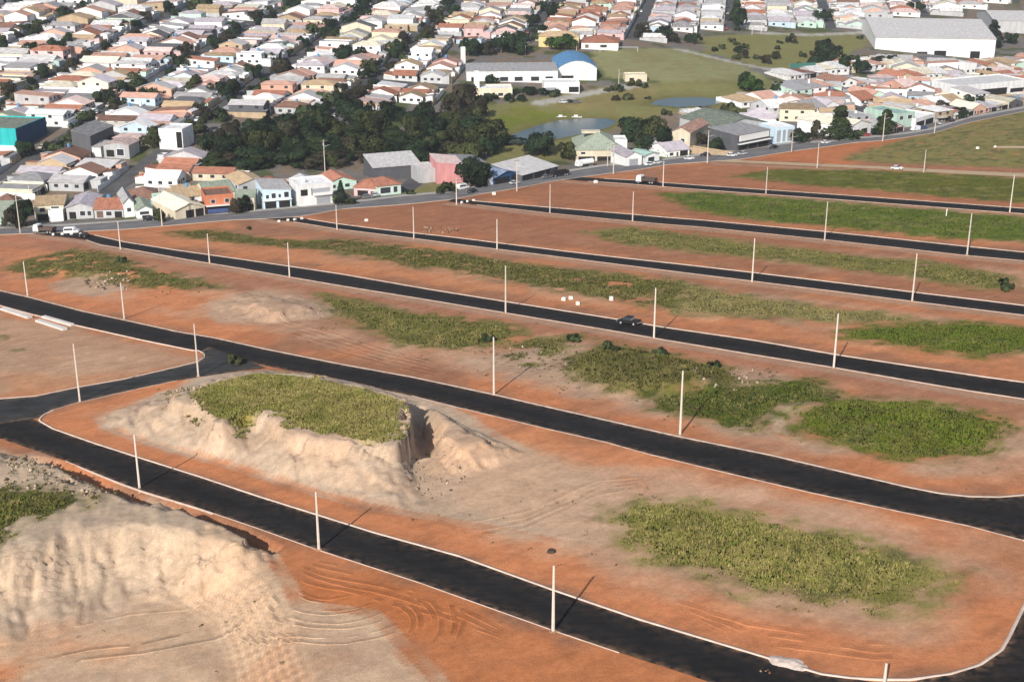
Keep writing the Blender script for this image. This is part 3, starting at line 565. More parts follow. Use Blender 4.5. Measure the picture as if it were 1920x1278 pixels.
def scatter(poly, den, cov, seed, warp=5):
    r = np.random.default_rng(seed); lo = poly.min(0) - 1; hi = poly.max(0) + 1; n = int((hi[0] - lo[0]) * (hi[1] - lo[1]) * den)
    P = lo + r.random((n, 2)) * (hi - lo); s = sdf(P[:, 0], P[:, 1], poly, 20)
    k = (s + (fbm(P[:, 0], P[:, 1], 3, 3, 60) - .5) * warp > .2) & (fbm(P[:, 0], P[:, 1], 4, 3, 61) * .8 + .18 > 1.05 - cov)
    m = np.full(len(P), -9.)
    for pl in ROADS.values(): m = np.maximum(m, sdf(P[:, 0], P[:, 1], pl, 9))
    k &= r.random(n) < .25 + .75 * sstep(-3.5, 2.5, s + (fbm(P[:, 0], P[:, 1], 2, 2, 64) - .5) * 6)
    return P[k & (m < -.8)]
for i_, (nm, px, col, tc_, den, hh, cov) in enumerate(GRASS):
    P = scatter(UP(px), den * 2.1, cov, 100 + i_)
    if len(P) < 5: continue
    V, F, Cc = tufts(P, hh, [col * .9 + np.array(q) * C(1, 1, 1) * .55 - np.array(col) * .45 for q in tc_], i_, 4 if den < 1.2 else 5, .13 if den < 1.2 else .10, UP(px)); tag(np_mesh('grass_patch', V, F, grass_m, Cc), kind='stuff')
P = scatter(TOPG, 15, 1.1, 99, 1.5); V, F, Cc = tufts(P, .55, (OLIVE * 1.6, OLIVE * .9 + STRAW * .7, OLIVE * 1.45, OLIVE * C(1.25, 1.4, 1.1)), 5, 5, .10); tag(np_mesh('grass_patch', V, F, grass_m, Cc), kind='stuff')
# sparse weeds on bare soil
WE = []
for i_, (px, den) in enumerate([([(0, 455), (640, 540), (1500, 690), (1920, 780), (1920, 900), (1400, 820), (800, 690), (300, 560), (0, 520)], .03), ([(700, 970), (1180, 900), (1800, 1050), (1700, 1180), (1200, 1110)], .05),
                              ([(0, 860), (230, 940), (170, 980), (0, 940)], 1.0), ([(300, 730), (420, 760), (400, 800), (320, 790)], 1.1), ([(830, 650), (1080, 630), (1240, 740), (1050, 730)], .35), ([(1290, 690), (1450, 690), (1440, 740), (1300, 740)], .5),
                              ([(1350, 1080), (1560, 1120), (1700, 1150), (1600, 1160), (1400, 1120)], .5), ([(0, 1150), (600, 1060), (620, 1240), (0, 1278)], .02), ([(950, 395), (1500, 450), (1900, 500), (1500, 500), (900, 440)], .03)]):
    WE.append(scatter(UP(px), den, 1.2, 300 + i_))
P = np.vstack(WE); V, F, Cc = tufts(P, .45, (OLIVE * .7, DGREEN, OLIVE, STRAW), 6, 5, .14); tag(np_mesh('scattered_weeds', V, F, grass_m, Cc), kind='stuff')
# rubble and clods
def lumps(name, areas, cols, seed):
    r = np.random.default_rng(seed); Vs = []; Fs = []; Cs = []; o = 0
    base = np.array([(1, 0, 0), (0, 1, 0), (-1, 0, 0), (0, -1, 0), (0, 0, 1.), (0, 0, -.5)]); fc = np.array([(0, 1, 4), (1, 2, 4), (2, 3, 4), (3, 0, 4), (1, 0, 5), (2, 1, 5), (3, 2, 5), (0, 3, 5)])
    for px, den, s0, s1 in areas:
        poly = UP(px); lo = poly.min(0); hi = poly.max(0); n = int((hi[0] - lo[0]) * (hi[1] - lo[1]) * den); P = lo + r.random((n, 2)) * (hi - lo); P = P[sdf(P[:, 0], P[:, 1], poly, 5) > 0]
        P = P[fbm(P[:, 0], P[:, 1], 3, 2, 95) > .42]
        z = H(P[:, 0], P[:, 1], False)
        for (x, y), zz in zip(P, z):
            s = (s0 + (s1 - s0) * r.random() ** 2) * .72; v = base * (.6 + .8 * r.random((6, 3))) * s; a = r.random() * 6.28; ca, sa = math.cos(a), math.sin(a)
            v = np.c_[v[:, 0] * ca - v[:, 1] * sa, v[:, 0] * sa + v[:, 1] * ca, v[:, 2]] + (x, y, zz + s * .2)
            Vs.append(v); Fs.append(fc + o); o += 6; Cs.append(np.tile(np.array(cols[r.integers(len(cols))]) * (.8 + .4 * r.random()), (6, 1)))
    tag(np_mesh(name, np.vstack(Vs), np.vstack(Fs), stone_m, np.vstack(Cs)), kind='stuff')
lumps('rubble', [([(0, 862), (90, 880), (230, 940), (200, 970), (0, 945)], 1.3, .2, .7), ([(300, 735), (350, 722), (400, 770), (420, 790), (320, 780)], 1.5, .2, .7),
                 ([(740, 840), (830, 830), (900, 890), (860, 950), (760, 930), (730, 880)], .9, .12, .55), ([(150, 520), (250, 515), (250, 545), (160, 545)], .5, .3, .9),
                 ([(780, 425), (870, 425), (870, 440), (790, 437)], .5, .3, .8), ([(1280, 690), (1440, 690), (1440, 740), (1290, 735)], .4, .2, .6), ([(840, 660), (1080, 640), (1200, 700), (950, 700)], .15, .2, .5),
                 ([(1370, 1090), (1560, 1120), (1740, 1120), (1690, 1160), (1500, 1140)], .3, .15, .5), ([(560, 565), (650, 580), (640, 600), (570, 590)], .4, .2, .6)], [(.36, .28, .2), (.44, .34, .25), (.26, .19, .13), (.12, .08, .05)], 3)
lumps('soil_clods', [([(1742, 910), (1885, 915), (1885, 925), (1742, 922)], .9, .15, .35), ([(1565, 1245), (1640, 1250), (1640, 1268), (1570, 1262)], 1.2, .15, .4), ([(1780, 1238), (1840, 1235), (1840, 1248), (1780, 1252)], .8, .1, .3), ([(1400, 1240), (1520, 1250), (1560, 1268), (1440, 1276), (1390, 1262)], 1.6, .08, .3),
                 ([(1020, 752), (1300, 815), (1500, 850), (1500, 862), (1200, 798), (1020, 765)], .12, .12, .3), ([(830, 720), (930, 738), (930, 745), (820, 724)], .5, .1, .3),
                 ([(600, 1040), (760, 1095), (740, 1105), (610, 1055)], .5, .08, .22)], [(.16, .08, .05), (.10, .05, .035), (.3, .2, .14)], 4)

# ------------------------------------------------------------------ labels: every look gets an ordinal from a landmark one can find
LMK = [('the turquoise hall', 22, 258), ('the blue arched gym', 1088, 125), ('the pink wall', 835, 318), ('the huge white warehouse', 1740, 62), ('the larger pond', 1040, 240),
       ('the smaller pond', 1285, 188), ('the blue metal shed', 947, 325), ('the mown field', 1250, 122), ('the top left corner', 0, 0),
       ('the top right corner', 1920, 0), ('the top edge centre', 960, 0), ('the green court fence', 1500, 125), ('the tall white tower', 868, 105), ('the white tanker truck', 1095, 306), ('the wide hip-roofed hall', 1125, 265), ('the left edge centre', 0, 639)]
REG = []
ORD = ['closest', 'second closest', 'third closest', 'fourth closest', 'fifth closest', 'sixth closest', 'seventh closest', 'eighth closest', 'ninth closest', 'tenth closest', 'eleventh closest', 'twelfth closest', 'thirteenth closest', 'fourteenth closest', 'fifteenth closest', 'sixteenth closest']
def register(o, look, x, y, z):
    px, py = proj(x, y, z); REG.append((o, look, float(px), float(py)))
def label_all():
    by = {}
    for r in REG: by.setdefault(r[1], []).append(r)
    for look, rs in by.items():
        best = {}
        for name, lx, ly in LMK:
            for k, r in enumerate(sorted(rs, key=lambda r: (r[2] - lx) ** 2 + (r[3] - ly) ** 2)):
                if r[0] is None: continue
                if id(r) not in best or k < best[id(r)][0]: best[id(r)] = (k, name)
        for r in rs:
            if r[0] is None: continue
            k, nm = best[id(r)]; o = ORD[k] if k < len(ORD) else '%dth closest' % (k + 1)
            r[0]['label'] = look + (', the only one of its kind' if len(rs) == 1 else ', %s to %s' % (o, nm))

# ------------------------------------------------------------------ poles
pole_m = mat('pole_concrete', (.66, .58, .50), .85, .22, 1.5)
steel_m = mat('galvanised_steel', (.45, .46, .46), .5, .1, 3, .6)
INS = MB().cyl((0, 0, 0), (0, 0, .26), .07, .05, 6).mesh('insulator', [steel_m])
wood_m = mat('crossarm_timber', (.25, .19, .13), .9, .2, 3)
def pole_height(px, py, ty):
    x, y = U([(px, py)], lambda a, b: H(a, b, False))[0]; z = G1(x, y); lo, hi = 1., 18.
    for _ in range(30):
        m = (lo + hi) / 2
        if proj(x, y, z + m)[1] > ty: lo = m
        else: hi = m
    return x, y, z, m
def pole(px, py, ty, label, group, kind=0, lean=0):
    x, y, z, h = pole_height(px, py, ty)
    r = empty('utility_pole', (x, y, z), R(28)); r.rotation_euler = (0, R(lean), R(28))
    m = MB(); m.add(*taper_box(.17, .10, -.4, h)); m.build('shaft', pole_m, r)
    m = MB(); m.cyl((0, 0, -.1), (0, 0, .12), .5, .42, 10); m.build('base_collar', mat('disturbed_soil', (.36, .2, .12)), r)
    if kind == 0:
        m = MB(); m.cyl((0, 0, h - .02), (0, 0, h + .1), .10, .03, 6); m.build('cap', steel_m, r)
    else:
        m = MB(); m.box(-1.1, -.16, h - .7, 1.1, -.06, h - .56); m.build('crossarm', wood_m, r)
        for xx in (-1, -.35, .35, 1): i_o = ob('insulator', INS, r); i_o.location = (xx, -.11, h - .56)
        if kind == 2:
            m = MB(); m.cyl((0, .45, h - 2.4), (0, .45, h - 1.3), .33, .33, 10); m.build('transformer', steel_m, r)
        if kind >= 1:
            m = MB(); m.cyl((0, 0, h - 2.6), (1.6, -.9, h - 2.1), .04, .04, 5); m.build('lamp_arm', steel_m, r)
            m = MB(); m.box(1.45, -1.15, h - 2.15, 2.1, -.8, h - 2.0); m.build('lamp_head', steel_m, r)
    tag(r, label, 'pole', group); return r
def taper_box(a, b, z0, z1):
    v = []
    for s, z in ((a, z0), (b, z1)):
        c = s * .35
        v += [(-s, -s + c, z), (-s + c, -s, z), (s - c, -s, z), (s, -s + c, z), (s, s - c, z), (s - c, s, z), (-s + c, s, z), (-s, s - c, z)]
    f = [(k, (k + 1) % 8, 8 + (k + 1) % 8, 8 + k) for k in range(8)] + [tuple(range(8))[::-1], tuple(range(8, 16))]
    return v, f
ordn = ['first', 'second', 'third', 'fourth', 'fifth', 'sixth', 'seventh']
PR = [('the nearest asphalt road', [(262, 917, 815), (598, 1030, 922), (1037, 1183, 1060), (1657, 1290, 1243)]),
      ('the second asphalt road', [(52, 555, 490), (233, 598, 530), (926, 740, 632), (1275, 815, 695)]),
      ('the third asphalt road', [(226, 468, 415), (393, 494, 438), (543, 520, 455), (948, 587, 498), (1226, 634, 540), (1563, 690, 588)]),
      ('the fourth asphalt road', [(632, 431, 384), (776, 448, 388), (932, 468, 411), (1410, 529, 447), (1710, 565, 475)]),
      ('the fifth asphalt road', [(1031, 400, 345), (1186, 415, 359), (1546, 451, 378), (1813, 478, 400)]),
      ('the sixth asphalt road', [(1243, 350, 302), (1436, 363, 313), (1893, 399, 328)]),
      ('the pale dirt road', [(1532, 315, 268), (1732, 323, 281)])]
for nm, ps in PR:
    for k, (a, b, c) in enumerate(ps):
        pole(a, b, c, 'bare concrete pole beside %s, %s from the left' % (nm, ordn[k]), 'new concrete poles along the roads')
pole(150, 753, 645, 'tall bare pole at the near kerb of the short connecting road, left one', 'new concrete poles along the roads')
pole(372, 706, 607, 'bare concrete pole where the connecting road meets the second road', 'new concrete poles along the roads')
for k, (a, b, c, kd) in enumerate([(38, 437, 362, 1), (68, 411, 342, 1), (304, 424, 344, 1), (610, 335, 262, 2), (856, 384, 334, 1), (969, 359, 298, 1), (1139, 312, 266, 2), (1150, 326, 268, 2), (1326, 306, 244, 1), (1484, 285, 246, 1), (1655, 265, 212, 1), (1752, 250, 226, 1), (1826, 210, 182, 1)]):
    pole(a, b, c, 'avenue pole with crossarm and lamp, %s from the left' % (['first', 'second', 'third', 'fourth', 'fifth', 'sixth', 'seventh', 'eighth', 'ninth', 'tenth', 'eleventh', 'twelfth', 'thirteenth'][k]), 'older poles along the avenue', kd, -6 if k == 1 else 0)
for k, (a, b, c) in enumerate([(985, 104, 72), (1081, 95, 62), (1125, 98, 84), (1427, 62, 40), (1410, 66, 48), (55, 120, 86), (246, 70, 30), (1160, 165, 130)]):
    pole(a, b, c, 'small distant street pole, %s from the left among those beyond the woods' % ordn[[5, 0, 0, 0, 0, 0, 0][0]] if False else 'distant street pole ' + ['by the park road below the trees', 'left of the red-roofed house', 'at the top edge of the mown field', 'by the upper park road, right one', 'by the upper park road, left one', 'above the far left street', 'beside the upper left street', 'on the grass right of the gym'][k], 'distant street poles', 1)

# ------------------------------------------------------------------ house kit
WALLC = {'white': (.80, .79, .77), 'cream': (.68, .60, .45), 'pale grey': (.50, .50, .50), 'salmon': (.60, .36, .27), 'pale pink': (.68, .46, .44), 'mint': (.50, .66, .56), 'light blue': (.50, .62, .70), 'tan': (.45, .34, .22), 'terracotta': (.48, .17, .09), 'brick-red': (.36, .13, .08), 'yellow': (.66, .52, .24), 'dark grey': (.10, .10, .11), 'turquoise': (.03, .50, .50), 'dark blue': (.02, .07, .16), 'black': (.03, .03, .03), 'pink': (.68, .30, .30)}
ROOFC = {'terracotta': (.38, .16, .10), 'salmon': (.50, .29, .22), 'pale pink': (.62, .46, .42), 'white': (.70, .68, .66), 'pale grey': (.44, .42, .41), 'grey': (.30, .29, .29), 'dark grey': (.13, .13, .14), 'tan': (.42, .30, .18), 'brown': (.24, .13, .09), 'lilac-grey': (.46, .41, .44), 'cream': (.66, .60, .47), 'green-grey': (.24, .27, .21), 'blue-grey': (.24, .30, .42), 'blue': (.08, .20, .36), 'mint': (.42, .60, .52)}
def wm(c): return mat('wall_paint_' + c.replace(' ', '_').replace('-', '_'), WALLC[c], .9, .26, .5, streak=(1, 1, .25))
def rm_(c): return mat('roofing_' + c.replace(' ', '_').replace('-', '_'), ROOFC[c], .85 if c not in ('white', 'blue') else .6, .5, .8, streak=(1.4, .45, 1))
glass_m = mat('window_glass', (.04, .045, .055), .25, .2, 1, spec=.3)
door_m = mat('door_paint', (.16, .10, .07), .7, .3); shutter_m = mat('shutter_metal', (.33, .34, .36), .6, .15, 2)
dark_m = mat('dark_interior', (.02, .018, .018), .9, .1); tank_b = mat('tank_blue', (.10, .28, .50), .6, .1); tank_w = mat('tank_white', (.72, .72, .7), .7, .1)
frame_m = mat('white_trim', (.78, .77, .74), .8, .08)
_unit = MB().box(-.5, -.5, 0, .5, .5, 1)
UM = {m.name: _unit.mesh('panel_box', [m]) for m in (glass_m, door_m, shutter_m, dark_m, frame_m)}
def panel(name, m, parent, x0, x1, y0, y1, z0, z1):
    o = ob(name, UM[m.name], parent); o.location = ((x0 + x1) / 2, (y0 + y1) / 2, z0); o.scale = (x1 - x0, y1 - y0, z1 - z0); return o
def swap(m): m.v = [(y, x, z) for x, y, z in m.v]; return m
def roof_geo(kind, x0, x1, y0, y1, h, rise, o=.45, th=.16):
    m = MB(); w = x1 - x0; cx = (x0 + x1) / 2; cy = (y0 + y1) / 2
    if kind == 'gabley':
        m.prism([(x0 - o, h - .12), (cx, h + rise), (x1 + o, h - .12), (x1 + o, h - .12 - th), (cx, h + rise - th), (x0 - o, h - .12 - th)], y0 - o, y1 + o)
    elif kind == 'gablex':
        m.prism([(y0 - o, h - .12), (cy, h + rise), (y1 + o, h - .12), (y1 + o, h - .12 - th), (cy, h + rise - th), (y0 - o, h - .12 - th)], x0 - o, x1 + o); swap(m)
    elif kind == 'monof':      # falls to the front
        m.prism([(y0 - o, h), (y1 + o, h + rise), (y1 + o, h + rise - th), (y0 - o, h - th)], x0 - .2, x1 + .2); swap(m)
    elif kind == 'monor':      # falls to the right
        m.prism([(x0 - .2, h + rise), (x1 + o, h), (x1 + o, h - th), (x0 - .2, h + rise - th)], y0 - .2, y1 + .2)
    elif kind == 'hip':
        k = min(x1 - x0, y1 - y0) / 2 + o; X0, X1, Y0, Y1 = x0 - o, x1 + o, y0 - o, y1 + o
        if (x1 - x0) >= (y1 - y0): a, b = (X0 + k, cy), (X1 - k, cy)
        else: a, b = (cx, Y0 + k), (cx, Y1 - k)
        if (x1 - x0) == (y1 - y0): b = (b[0] + .01, b[1])
        v = [(X0, Y0, h), (X1, Y0, h), (X1, Y1, h), (X0, Y1, h), (a[0], a[1], h + rise), (b[0], b[1], h + rise), (X0, Y0, h - th), (X1, Y0, h - th), (X1, Y1, h - th), (X0, Y1, h - th)]
        if (x1 - x0) >= (y1 - y0): f = [(0, 1, 5, 4), (1, 2, 5), (2, 3, 4, 5), (3, 0, 4)]
        else: f = [(0, 1, 4), (1, 2, 5, 4), (2, 3, 5), (3, 0, 4, 5)]
        f += [(0, 6, 7, 1), (1, 7, 8, 2), (2, 8, 9, 3), (3, 9, 6, 0), (9, 8, 7, 6)]; m.add(v, f)
    elif kind == 'flat':
        m.box(x0 + .22, y0 + .22, h - .35, x1 - .22, y1 - .22, h - .2)
    elif kind == 'arch':
        n = 14; top = [(x0 - o + (w + 2 * o) * k / n, h + rise * math.sin(math.pi * k / n) ** .8) for k in range(n + 1)]
        m.prism(top + [(x, z - th * 2) for x, z in top[::-1]], y0 - o, y1 + o)
    return m
def wall_geo(kind, x0, x1, y0, y1, h, rise, found=2.5):
    m = MB(); cx = (x0 + x1) / 2; cy = (y0 + y1) / 2; e = .2
    if kind == 'gabley': m.prism([(x0, -found), (x0, h - e), (cx, h + rise - e), (x1, h - e), (x1, -found)], y0, y1)
    elif kind == 'gablex': m.prism([(y0, -found), (y0, h - e), (cy, h + rise - e), (y1, h - e), (y1, -found)], x0, x1); swap(m)
    elif kind == 'monof': m.prism([(y0, -found), (y0, h - e), (y1, h + rise - e), (y1, -found)], x0, x1); swap(m)
    elif kind == 'monor': m.prism([(x0, -found), (x0, h + rise - e), (x1, h - e), (x1, -found)], y0, y1)
    elif kind == 'arch':
        n = 14; m.prism([(x0, -found)] + [(x0 + (x1 - x0) * k / n, h - .3 + rise * math.sin(math.pi * k / n) ** .8) for k in range(n + 1)] + [(x1, -found)], y0, y1)
    elif kind == 'flat':
        m.box(x0, y0, -found, x1, y1, h - .36)
        for a in ((x0, y0, x1, y0 + .2), (x0, y1 - .2, x1, y1), (x0, y0 + .2, x0 + .2, y1 - .2), (x1 - .2, y0 + .2, x1, y1 - .2)): m.box(a[0], a[1], h - .36, a[2], a[3], h + .35)
    else: m.box(x0, y0, -found, x1, y1, h - .17)
    return m
ROOFWORD = {'gabley': 'gabled', 'gablex': 'gabled', 'hip': 'hipped', 'flat': 'flat', 'monof': 'sloping', 'monor': 'sloping', 'arch': 'arched'}

# ------------------------------------------------------------------ buildings along the avenue, each surveyed
CUSTOM_FOOT = []
def bld(name, p0, p1, h, d, rk, rise, rc, wc, label, cat, feats=(), side=(), angle=None, extra=None, zoff=0):
    a, b = U([p0, p1], lambda x, y: H(x, y, False))
    w = float(np.hypot(*(b - a)))
    if angle is None: ang = math.atan2(b[1] - a[1], b[0] - a[0])
    else: ang = angle; w = w * math.cos(math.atan2(b[1] - a[1], b[0] - a[0]) - angle)
    z = min(G1(*a), G1(*b)) + zoff
    r = empty(name, (a[0], a[1], z), ang)
    wall_geo(rk, 0, w, 0, d, h, rise, 5).build('wall', wm(wc), r); roof_geo(rk, 0, w, 0, d, h, rise).build('roof', rm_(rc), r)
    for f in feats:
        x0, z0, x1, z1, k = f; X0, X1, Z0, Z1 = x0 * w, x1 * w, z0 * h, z1 * h
        if k == 'w':
            fr = panel('window', frame_m, r, X0 - .1, X1 + .1, -.05, .02, Z0 - .1, Z1 + .1)
            g = ob('pane', UM[glass_m.name], fr); g.matrix_parent_inverse = Matrix.Identity(4); g.location = (0, -.35, .06); g.scale = (.86, .7, .88)
        elif k == 'g': panel('shaded_opening', dark_m, r, X0, X1, -.06, .02, Z0, Z1)  # flat near-black panel painted as the shade inside an opening
        elif k == 's': panel('shutter', shutter_m, r, X0, X1, -.06, .02, Z0, Z1)
        elif k == 'd': panel('door', door_m, r, X0, X1, -.06, .02, Z0, Z1)
        elif k == 'a': panel('awning', frame_m, r, X0, X1, -1.6, .02, Z0, Z0 + .18)
        elif k == 'c': panel('canopy_band', frame_m, r, X0, X1, -.5, .02, Z0, Z1)
    for f in side:     # on the left side wall
        y0, z0, y1, z1, k = f; m_ = {'w': glass_m, 'd': door_m, 'g': dark_m}[k]
        panel({'w': 'window', 'd': 'door', 'g': 'shaded_opening'}[k], m_, r, -.05, .02, y0 * d, y1 * d, z0 * h, z1 * h)
    if extra: extra(r, w, d, h)
    tag(r, label, cat)
    ca, sa = math.cos(ang), math.sin(ang)
    CUSTOM_FOOT.append(np.array([(a[0] + x * ca - y * sa, a[1] + x * sa + y * ca) for x, y in ((-1, -1), (w + 1, -1), (w + 1, d + 1), (-1, d + 1))]))
    return r
def part_block(x0, x1, y0, y1, z0, z1, name, m):
    def f(r, w, d, h): MB().box(x0 * w, y0 * d, z0 * h, x1 * w, y1 * d, z1 * h).build(name, m, r)
    return f
def tankf(x, y, z, m=tank_b, rad=.8):
    def f(r, w, d, h): MB().cyl((x * w, y * d, h + z), (x * w, y * d, h + z + 1.1), rad, rad * .85, 10).build('water_tank', m, r)
    return f
def both(*fs):
    def f(*a):
        for g in fs: g(*a)
    return f
def wing(x0, x1, y0, y1, h2, rk, rise, rc, wc):
    def f(r, w, d, h):
        wall_geo(rk, x0 * w, x1 * w, y0 * d, y1 * d, h2, rise, 4).build('wing_wall', wm(wc), r); roof_geo(rk, x0 * w, x1 * w, y0 * d, y1 * d, h2, rise, .3).build('wing_roof', rm_(rc), r)
    return f
bld('house', (-40, 424), (19, 420), 3.2, 12, 'monof', 2.6, 'green-grey', 'mint', 'low house with green-grey sloping roof cut by the left photo edge beside the avenue', 'house', [(.75, 0, .9, .7, 'd')])
bld('house', (68, 415), (122, 411), 6.0, 14, 'gablex', 1.6, 'tan', 'cream', 'two-storey cream house with tan gabled roof and wide dark garage at left', 'house', [(.05, .02, .9, .42, 'g'), (.15, .55, .35, .8, 'w'), (.55, .55, .85, .85, 'w')], extra=wing(.5, 1.0, -.22, -.01, 4.1, 'flat', 0, 'pale grey', 'white'))
bld('house', (126, 412), (176, 409), 4.6, 17, 'gabley', 1.5, 'lilac-grey', 'pale grey', 'pale grey house with lilac-grey gabled roof right of the tan-roofed garage house', 'house', [(.1, .05, .35, .6, 'g'), (.5, .3, .7, .65, 'w'), (.78, .3, .92, .65, 'w')])
bld('house', (178, 410), (232, 407), 3.6, 14, 'gablex', 2.3, 'terracotta', 'pale grey', 'low house with broad terracotta roof left of the white gable end', 'house', [(.08, .1, .3, .75, 'd'), (.4, .3, .6, .7, 'w'), (.7, .05, .95, .7, 'g')], extra=tankf(.3, .8, 1.2))
bld('house', (234, 408), (253, 406), 5.2, 16, 'gabley', 2.2, 'grey', 'white', 'narrow white gable-ended house beside the small white garage', 'house', [(.3, .4, .7, .65, 'w')])
bld('house', (258, 411), (287, 408), 3.4, 14, 'gabley', 1.3, 'green-grey', 'white', 'small white-fronted house with green-grey roof and dark car porch by the avenue', 'house', [(.15, .45, .8, .75, 'w'), (.3, 0, .85, .35, 'g')])
bld('house', (300, 402), (324, 399), 5.0, 10, 'flat', 0, 'mint', 'mint', 'mint green flat-roofed house behind an avenue pole', 'house', [(.2, .5, .8, .85, 'w')])
bld('house', (330, 412), (385, 404), 3.6, 20, 'gabley', 1.8, 'cream', 'cream', 'cream house with big pale gabled roof and dark carport beside the terracotta front', 'house', [(.35, .02, .62, .8, 'g'), (.68, .02, .95, .8, 'g')])
bld('house', (387, 403), (439, 398), 6.6, 12, 'flat', 0, 'brown', 'terracotta', 'two-storey terracotta front with two small windows over a blue shutter garage', 'house', [(.02, .03, .98, .44, 'g'), (.2, .6, .35, .8, 'w'), (.7, .6, .85, .8, 'w'), (0, .48, 1, .53, 'a')], extra=part_block(.06, .95, -.012, -.006, .08, .3, 'blue_shutter', mat('navy_shutter', (.06, .09, .22), .5)))
bld('house', (444, 397), (478, 395), 5.5, 10, 'gablex', 1.4, 'green-grey', 'cream', 'dark recessed house with cream window bay between terracotta and light blue fronts', 'house', [(.1, .5, .5, .8, 'w'), (.6, .02, .95, .5, 'g')])
bld('house', (495, 393), (547, 388), 6.6, 17, 'monor', 1.0, 'pale grey', 'light blue', 'two-storey light blue house with two black garage openings by the avenue', 'house', [(.05, .04, .45, .4, 'g'), (.55, .04, .95, .4, 'g'), (.1, .58, .2, .78, 'w'), (.3, .58, .45, .85, 'w'), (.55, .6, .63, .78, 'w'), (.75, .58, .92, .88, 'w')], [(.1, .6, .3, .8, 'w')], extra=part_block(-.02, 1.02, -.04, 0, .46, .5, 'floor_band', frame_m))
bld('house', (562, 388), (626, 381), 7.4, 13, 'flat', 0, 'white', 'white', 'bright white two-storey house with recessed balcony windows beside the dark cypress', 'house', [(.05, .52, .25, .82, 'g'), (.4, .55, .9, .82, 's'), (.36, .5, .39, .86, 'd'), (.5, .05, .9, .38, 's')], extra=both(part_block(.4, .95, -.08, -.02, .5, .62, 'balcony_rail', frame_m), tankf(.3, .5, .1, tank_w)))
bld('house', (664, 367), (708, 367), 3.4, 12, 'hip', 2.0, 'terracotta', 'pale pink', 'left half of a terracotta hip-roofed pair, pale walls with arched dark porch', 'house', [(.15, .05, .6, .65, 'g'), (.7, .2, .9, .6, 'w')])
bld('house', (708, 368), (752, 363), 3.8, 11, 'hip', 1.9, 'terracotta', 'mint', 'mint-fronted house with terracotta hipped roof and large grid window', 'house', [(.1, .2, .58, .8, 'w'), (.68, .2, .85, .8, 'w')])
bld('hall', (700, 340), (790, 333), 5.5, 14, 'monof', 2.4, 'pale grey', 'dark grey', 'building with walls darkened for shade, pale corrugated roof, behind the mint-fronted house', 'building')  # shade of this wall is put into its dark grey colour
bld('building', (787, 344), (822, 341), 5.2, 12, 'flat', 0, 'pale grey', 'pale grey', 'blank pale grey walled building left of the pink wall', 'building')
bld('building', (820, 345), (868, 342), 7.2, 16, 'monor', 1.4, 'pale pink', 'pink', 'tall blank pink-walled building behind the big round tree', 'building')
bld('building', (862, 338), (910, 334), 6.4, 14, 'monor', 1.2, 'grey', 'dark grey', 'dark grey building with grey roof behind the big round tree', 'building', [(.7, .5, .9, .8, 'w')])
bld('shed', (926, 347), (974, 338), 3.2, 15, 'gabley', 1.8, 'blue-grey', 'dark blue', 'blue metal shed with blue-grey gabled roof and dark open front', 'shed', [(.05, .02, .6, .85, 'g'), (.68, .02, .95, .85, 'g')], extra=wing(-.22, -.01, .02, .5, 3, 'flat', 0, 'white', 'white'))
bld('shed', (978, 340), (1046, 326), 3.3, 15, 'monof', 2.0, 'pale grey', 'dark grey', 'long open-fronted shed with pale ribbed roof beside the parked trucks', 'shed', [(.03, .02, .3, .85, 'g'), (.34, .02, .62, .85, 'g'), (.66, .02, .97, .85, 'g')])
bld('hall', (1080, 303), (1168, 300), 5.0, 24, 'hip', 5.5, 'green-grey', 'cream', 'wide hall with green-grey hipped roof and cream wall near the larger pond', 'hall', [(.05, .02, .4, .42, 'g'), (.45, .02, .95, .42, 'g'), (.1, .62, .2, .8, 'w'), (.8, .62, .9, .8, 'w')], extra=both(part_block(.15, .55, .42, .58, 1.95, 2.12, 'ridge_vent', wm('cream')), wing(.86, 1.12, .3, .7, 7.2, 'flat', 0, 'white', 'white')))
bld('house', (1174, 312), (1203, 309), 4.0, 14, 'gabley', 1.8, 'lilac-grey', 'white', 'white garage gable with lilac-grey roof right of the wide hip-roofed hall', 'house', [(.2, .02, .75, .7, 's')])
bld('shed', (1205, 308), (1236, 303), 3.6, 9, 'gabley', 1.0, 'mint', 'white', 'small pale mint shed by the avenue right of the garage gable', 'shed', [(.3, .15, .7, .7, 'w')])
bld('house', (1259, 277), (1293, 279), 7.4, 24, 'gabley', 2.0, 'salmon', 'cream', 'tall cream gable-ended house with salmon roof among dark trees by the avenue', 'house', [(.5, .3, .7, .6, 'w')])
bld('boundary_wall', (1290, 288), (1366, 292), 2.6, 3.5, 'flat', 0, 'tan', 'tan', 'long low tan wall along the avenue below two dark trees', 'wall')
bld('shop', (1382, 284), (1442, 274), 7.4, 16, 'monof', .8, 'grey', 'dark grey', 'dark-framed shop with white upper panels and white awning by the avenue', 'shop', [(.05, .62, .95, .95, 'c'), (0, .46, 1, .52, 'a'), (.05, .04, .3, .42, 'g'), (.35, .04, .6, .42, 'g'), (.65, .04, .95, .42, 'g'), (.15, .68, .3, .88, 'w'), (.42, .68, .58, .88, 'w'), (.7, .68, .85, .88, 'w')])
bld('hall', (1345, 262), (1440, 250), 5.5, 30, 'gabley', 3.0, 'green-grey', 'pale grey', 'large green-grey gabled roof rising behind the dark-framed shop', 'hall')
bld('house', (1452, 270), (1488, 266), 6.8, 12, 'flat', 0, 'white', 'light blue', 'blue-white latticed house front right of the dark-framed shop', 'house', [(.1, .1, .3, .85, 's'), (.4, .1, .55, .85, 's'), (.65, .1, .9, .85, 's')])
bld('house', (1590, 258), (1632, 250), 5.0, 28, 'gabley', 2.2, 'cream', 'white', 'white house with deep cream gabled roof right of the tallest avenue tree', 'house', [(.15, .05, .45, .6, 'g'), (.55, .1, .85, .6, 'w')])
